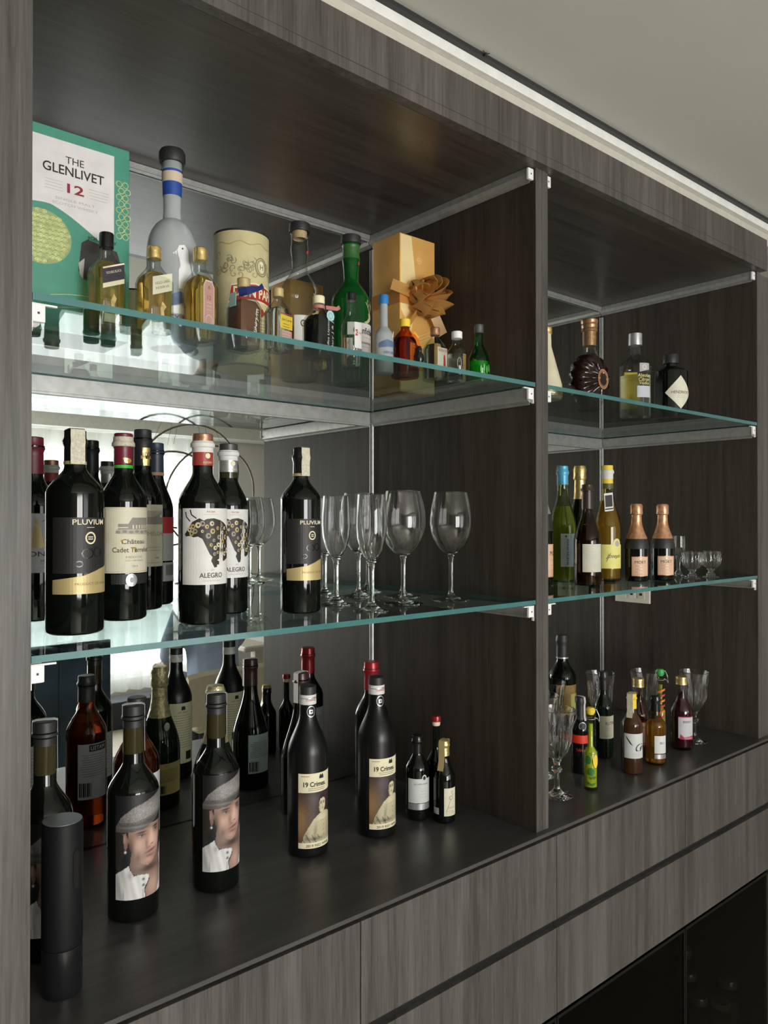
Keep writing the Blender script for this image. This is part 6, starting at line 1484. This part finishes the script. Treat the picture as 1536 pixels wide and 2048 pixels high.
def person():
    t = thing('person', 'person in a light blue shirt seated on the cream chair, reflected in the mirror', 'person', (1.05, -2.21, FLOOR), PI)
    def skin_mesh(name, joints, edges, mat, sub=2, root=0):
        me = bpy.data.meshes.new(name); me.from_pydata([j[:3] for j in joints], edges, []); me.materials.append(mat)
        o = bpy.data.objects.new(name, me); COL.objects.link(o); o.parent = t
        m = o.modifiers.new('skin', 'SKIN'); m.use_smooth_shade = True
        if not me.skin_vertices: me.attributes.new('skin', 'FLOAT', 'POINT') if False else None
        return o, me, m
    sk = pbr('skin', (0.42, 0.25, 0.18), 0.5); sh = pbr('light_blue_shirt', (0.28, 0.36, 0.52), 0.7, var=0.12, vscale=12); pt = pbr('dark_trousers', (0.03, 0.03, 0.045), 0.7)
    # limbs as smooth tapering tubes blended into one continuous surface by a voxel remesh
    def body(name, segs, mat, vox=0.012, extra=None):
        m = MB()
        for pts, rad in segs:
            P_ = [Vector(p) for p in pts]; Q = []; RR = []
            for i in range(len(P_)-1):
                for k in range(6):
                    u = k/6; Q.append(P_[i].lerp(P_[i+1], u)); RR.append(rad[i]+(rad[i+1]-rad[i])*u)
            Q.append(P_[-1]); RR.append(rad[-1]); 
            d0 = (Q[0]-Q[1]).normalized(); d1 = (Q[-1]-Q[-2]).normalized()
            Q = [Q[0]+d0*RR[0]*0.7]+Q+[Q[-1]+d1*RR[-1]*0.7]; RR = [RR[0]*0.5]+RR+[RR[-1]*0.5]
            m.tube(Q, RR, mat, 14)
        if extra: extra(m)
        o = m.build(name, t, smooth=180)
        md = o.modifiers.new('remesh', 'REMESH'); md.mode = 'VOXEL'; md.voxel_size = vox; md.use_smooth_shade = True
        sm = o.modifiers.new('smooth', 'SMOOTH'); sm.iterations = 5; sm.factor = 0.5
        return o
    # +y is towards the table / cabinet
    hip, chest, neck, head = (0, 0.02, 0.55), (0, 0.06, 0.90), (0, 0.08, 1.06), (0, 0.13, 1.20)
    fing = []
    def hand(wx, wy, wz, sg, out):
        # palm and five fingers resting on the table
        segs = [([(wx, wy, wz), (wx, wy+0.075, wz-0.002)], [0.028, 0.036])]
        for k, (dx, L_) in enumerate(((-0.030, 0.060), (-0.010, 0.072), (0.010, 0.068), (0.029, 0.054))):
            b = (wx+dx, wy+0.085, wz-0.002)
            segs.append(([b, (b[0]*1.0+dx*0.2, b[1]+L_*0.55, b[2]+0.004), (b[0]+dx*0.25, b[1]+L_, b[2]-0.010)], [0.011, 0.010, 0.008]))
        segs.append(([(wx-sg*0.022, wy+0.03, wz), (wx-sg*0.052, wy+0.06, wz), (wx-sg*0.056, wy+0.095, wz-0.006)], [0.014, 0.012, 0.009]))
        out += segs
    segs = [([hip, (0, 0.04, 0.72), chest], [0.135, 0.130, 0.145]), ([(-0.13, 0.06, 0.98), (0, 0.07, 1.0), (0.13, 0.06, 0.98)], [0.07, 0.085, 0.07]), ([neck, (0, 0.10, 1.12)], [0.058, 0.052])]
    for s in (-1, 1):
        segs.append(([(s*0.17, 0.06, 0.97), (s*0.21, 0.13, 0.80), (s*0.15, 0.30, 0.635), ], [0.055, 0.046, 0.034]))
        segs.append(([(s*0.09, 0.04, 0.50), (s*0.12, 0.44, 0.52), (s*0.12, 0.42, 0.10)], [0.085, 0.062, 0.045]))
        segs.append(([(s*0.12, 0.42, 0.06), (s*0.12, 0.56, 0.04)], [0.045, 0.035]))
        hand(s*0.14, 0.31, 0.628, s, segs)
    def headmesh(m):
        rows = []; n = 20
        for i in range(n+1):
            v = PI*i/n
            row = []
            for j in range(28):
                a = 2*PI*j/28; st = math.sin(v)
                x = 0.076*st*math.sin(a); y = 0.095*st*math.cos(a); z = 0.118*math.cos(v)
                if z < 0: x *= 1-0.25*(-z/0.118); y *= 1-0.10*(-z/0.118)
                f = math.cos(a)
                if f > 0.9 and -0.03 < z < 0.02: y += 0.022*(f-0.9)*10*(1-abs(z+0.012)/0.04)      # nose
                if f > 0.75 and 0.005 < z < 0.035 and 0.2 < abs(math.sin(a)) < 0.6: y -= 0.008      # eye sockets
                if f > 0.8 and -0.062 < z < -0.045: y += 0.006                                  # lips
                if f > 0.8 and z < -0.085: y += 0.010                                            # chin
                if abs(math.sin(a)) > 0.97 and -0.03 < z < 0.03: x += 0.016*(1 if math.sin(a) > 0 else -1)   # ears
                row.append(len(m.v)); m.v.append((head[0]+x, head[1]+y, head[2]+z))
            rows.append(row)
        for A, B in zip(rows, rows[1:]):
            for j in range(28):
                k = (j+1) % 28; m.face([A[j], B[j], B[k], A[k]], sk)
    body('body', segs, sk, 0.0075, headmesh)
    ss = [([hip, (0, 0.04, 0.72), chest], [0.150, 0.148, 0.165]), ([(-0.14, 0.06, 0.98), (0, 0.07, 1.0), (0.14, 0.06, 0.98)], [0.082, 0.10, 0.082])]
    for s in (-1, 1): ss.append(([(s*0.17, 0.06, 0.97), (s*0.21, 0.13, 0.80), (s*0.185, 0.225, 0.70)], [0.070, 0.062, 0.052]))
    body('shirt', ss, sh, 0.012)
    tr = []
    for s in (-1, 1): tr.append(([(s*0.08, 0.03, 0.51), (s*0.12, 0.45, 0.52), (s*0.12, 0.43, 0.12)], [0.105, 0.080, 0.062]))
    body('trousers', tr, pt, 0.014)
    def hr(m):
        rows = []; n = 12
        for i in range(n+1):
            v = PI*0.62*i/n; row = []
            for j in range(28):
                a = 2*PI*j/28; st = math.sin(v); x = 0.085*st*math.sin(a); y = 0.104*st*math.cos(a); z = 0.128*math.cos(v)
                if math.cos(a) > 0.3 and z < 0.06: x *= 0.86; y = y*0.80
                row.append(len(m.v)); m.v.append((head[0]+x, head[1]-0.006+y, head[2]+0.004+z))
            rows.append(row)
        for A, B in zip(rows, rows[1:]):
            for j in range(28):
                k = (j+1) % 28; m.face([A[j], B[j], B[k], A[k]], HAIR)
    HAIR = pbr('dark_hair', (0.02, 0.015, 0.012), 0.6, bump=0.5, vscale=80)
    m = MB(); hr(m); m.build('hair', t, smooth=180)
    for sx in (-0.028, 0.028):
        MB().lathe([(0, -0.010), (0.008, -0.006), (0.010, 0), (0.008, 0.006), (0, 0.010)], pbr('eye_dark', (0.05, 0.03, 0.02), 0.2), 12).build('eye', t, (head[0]+sx, head[1]+0.083, head[2]+0.016))
person()
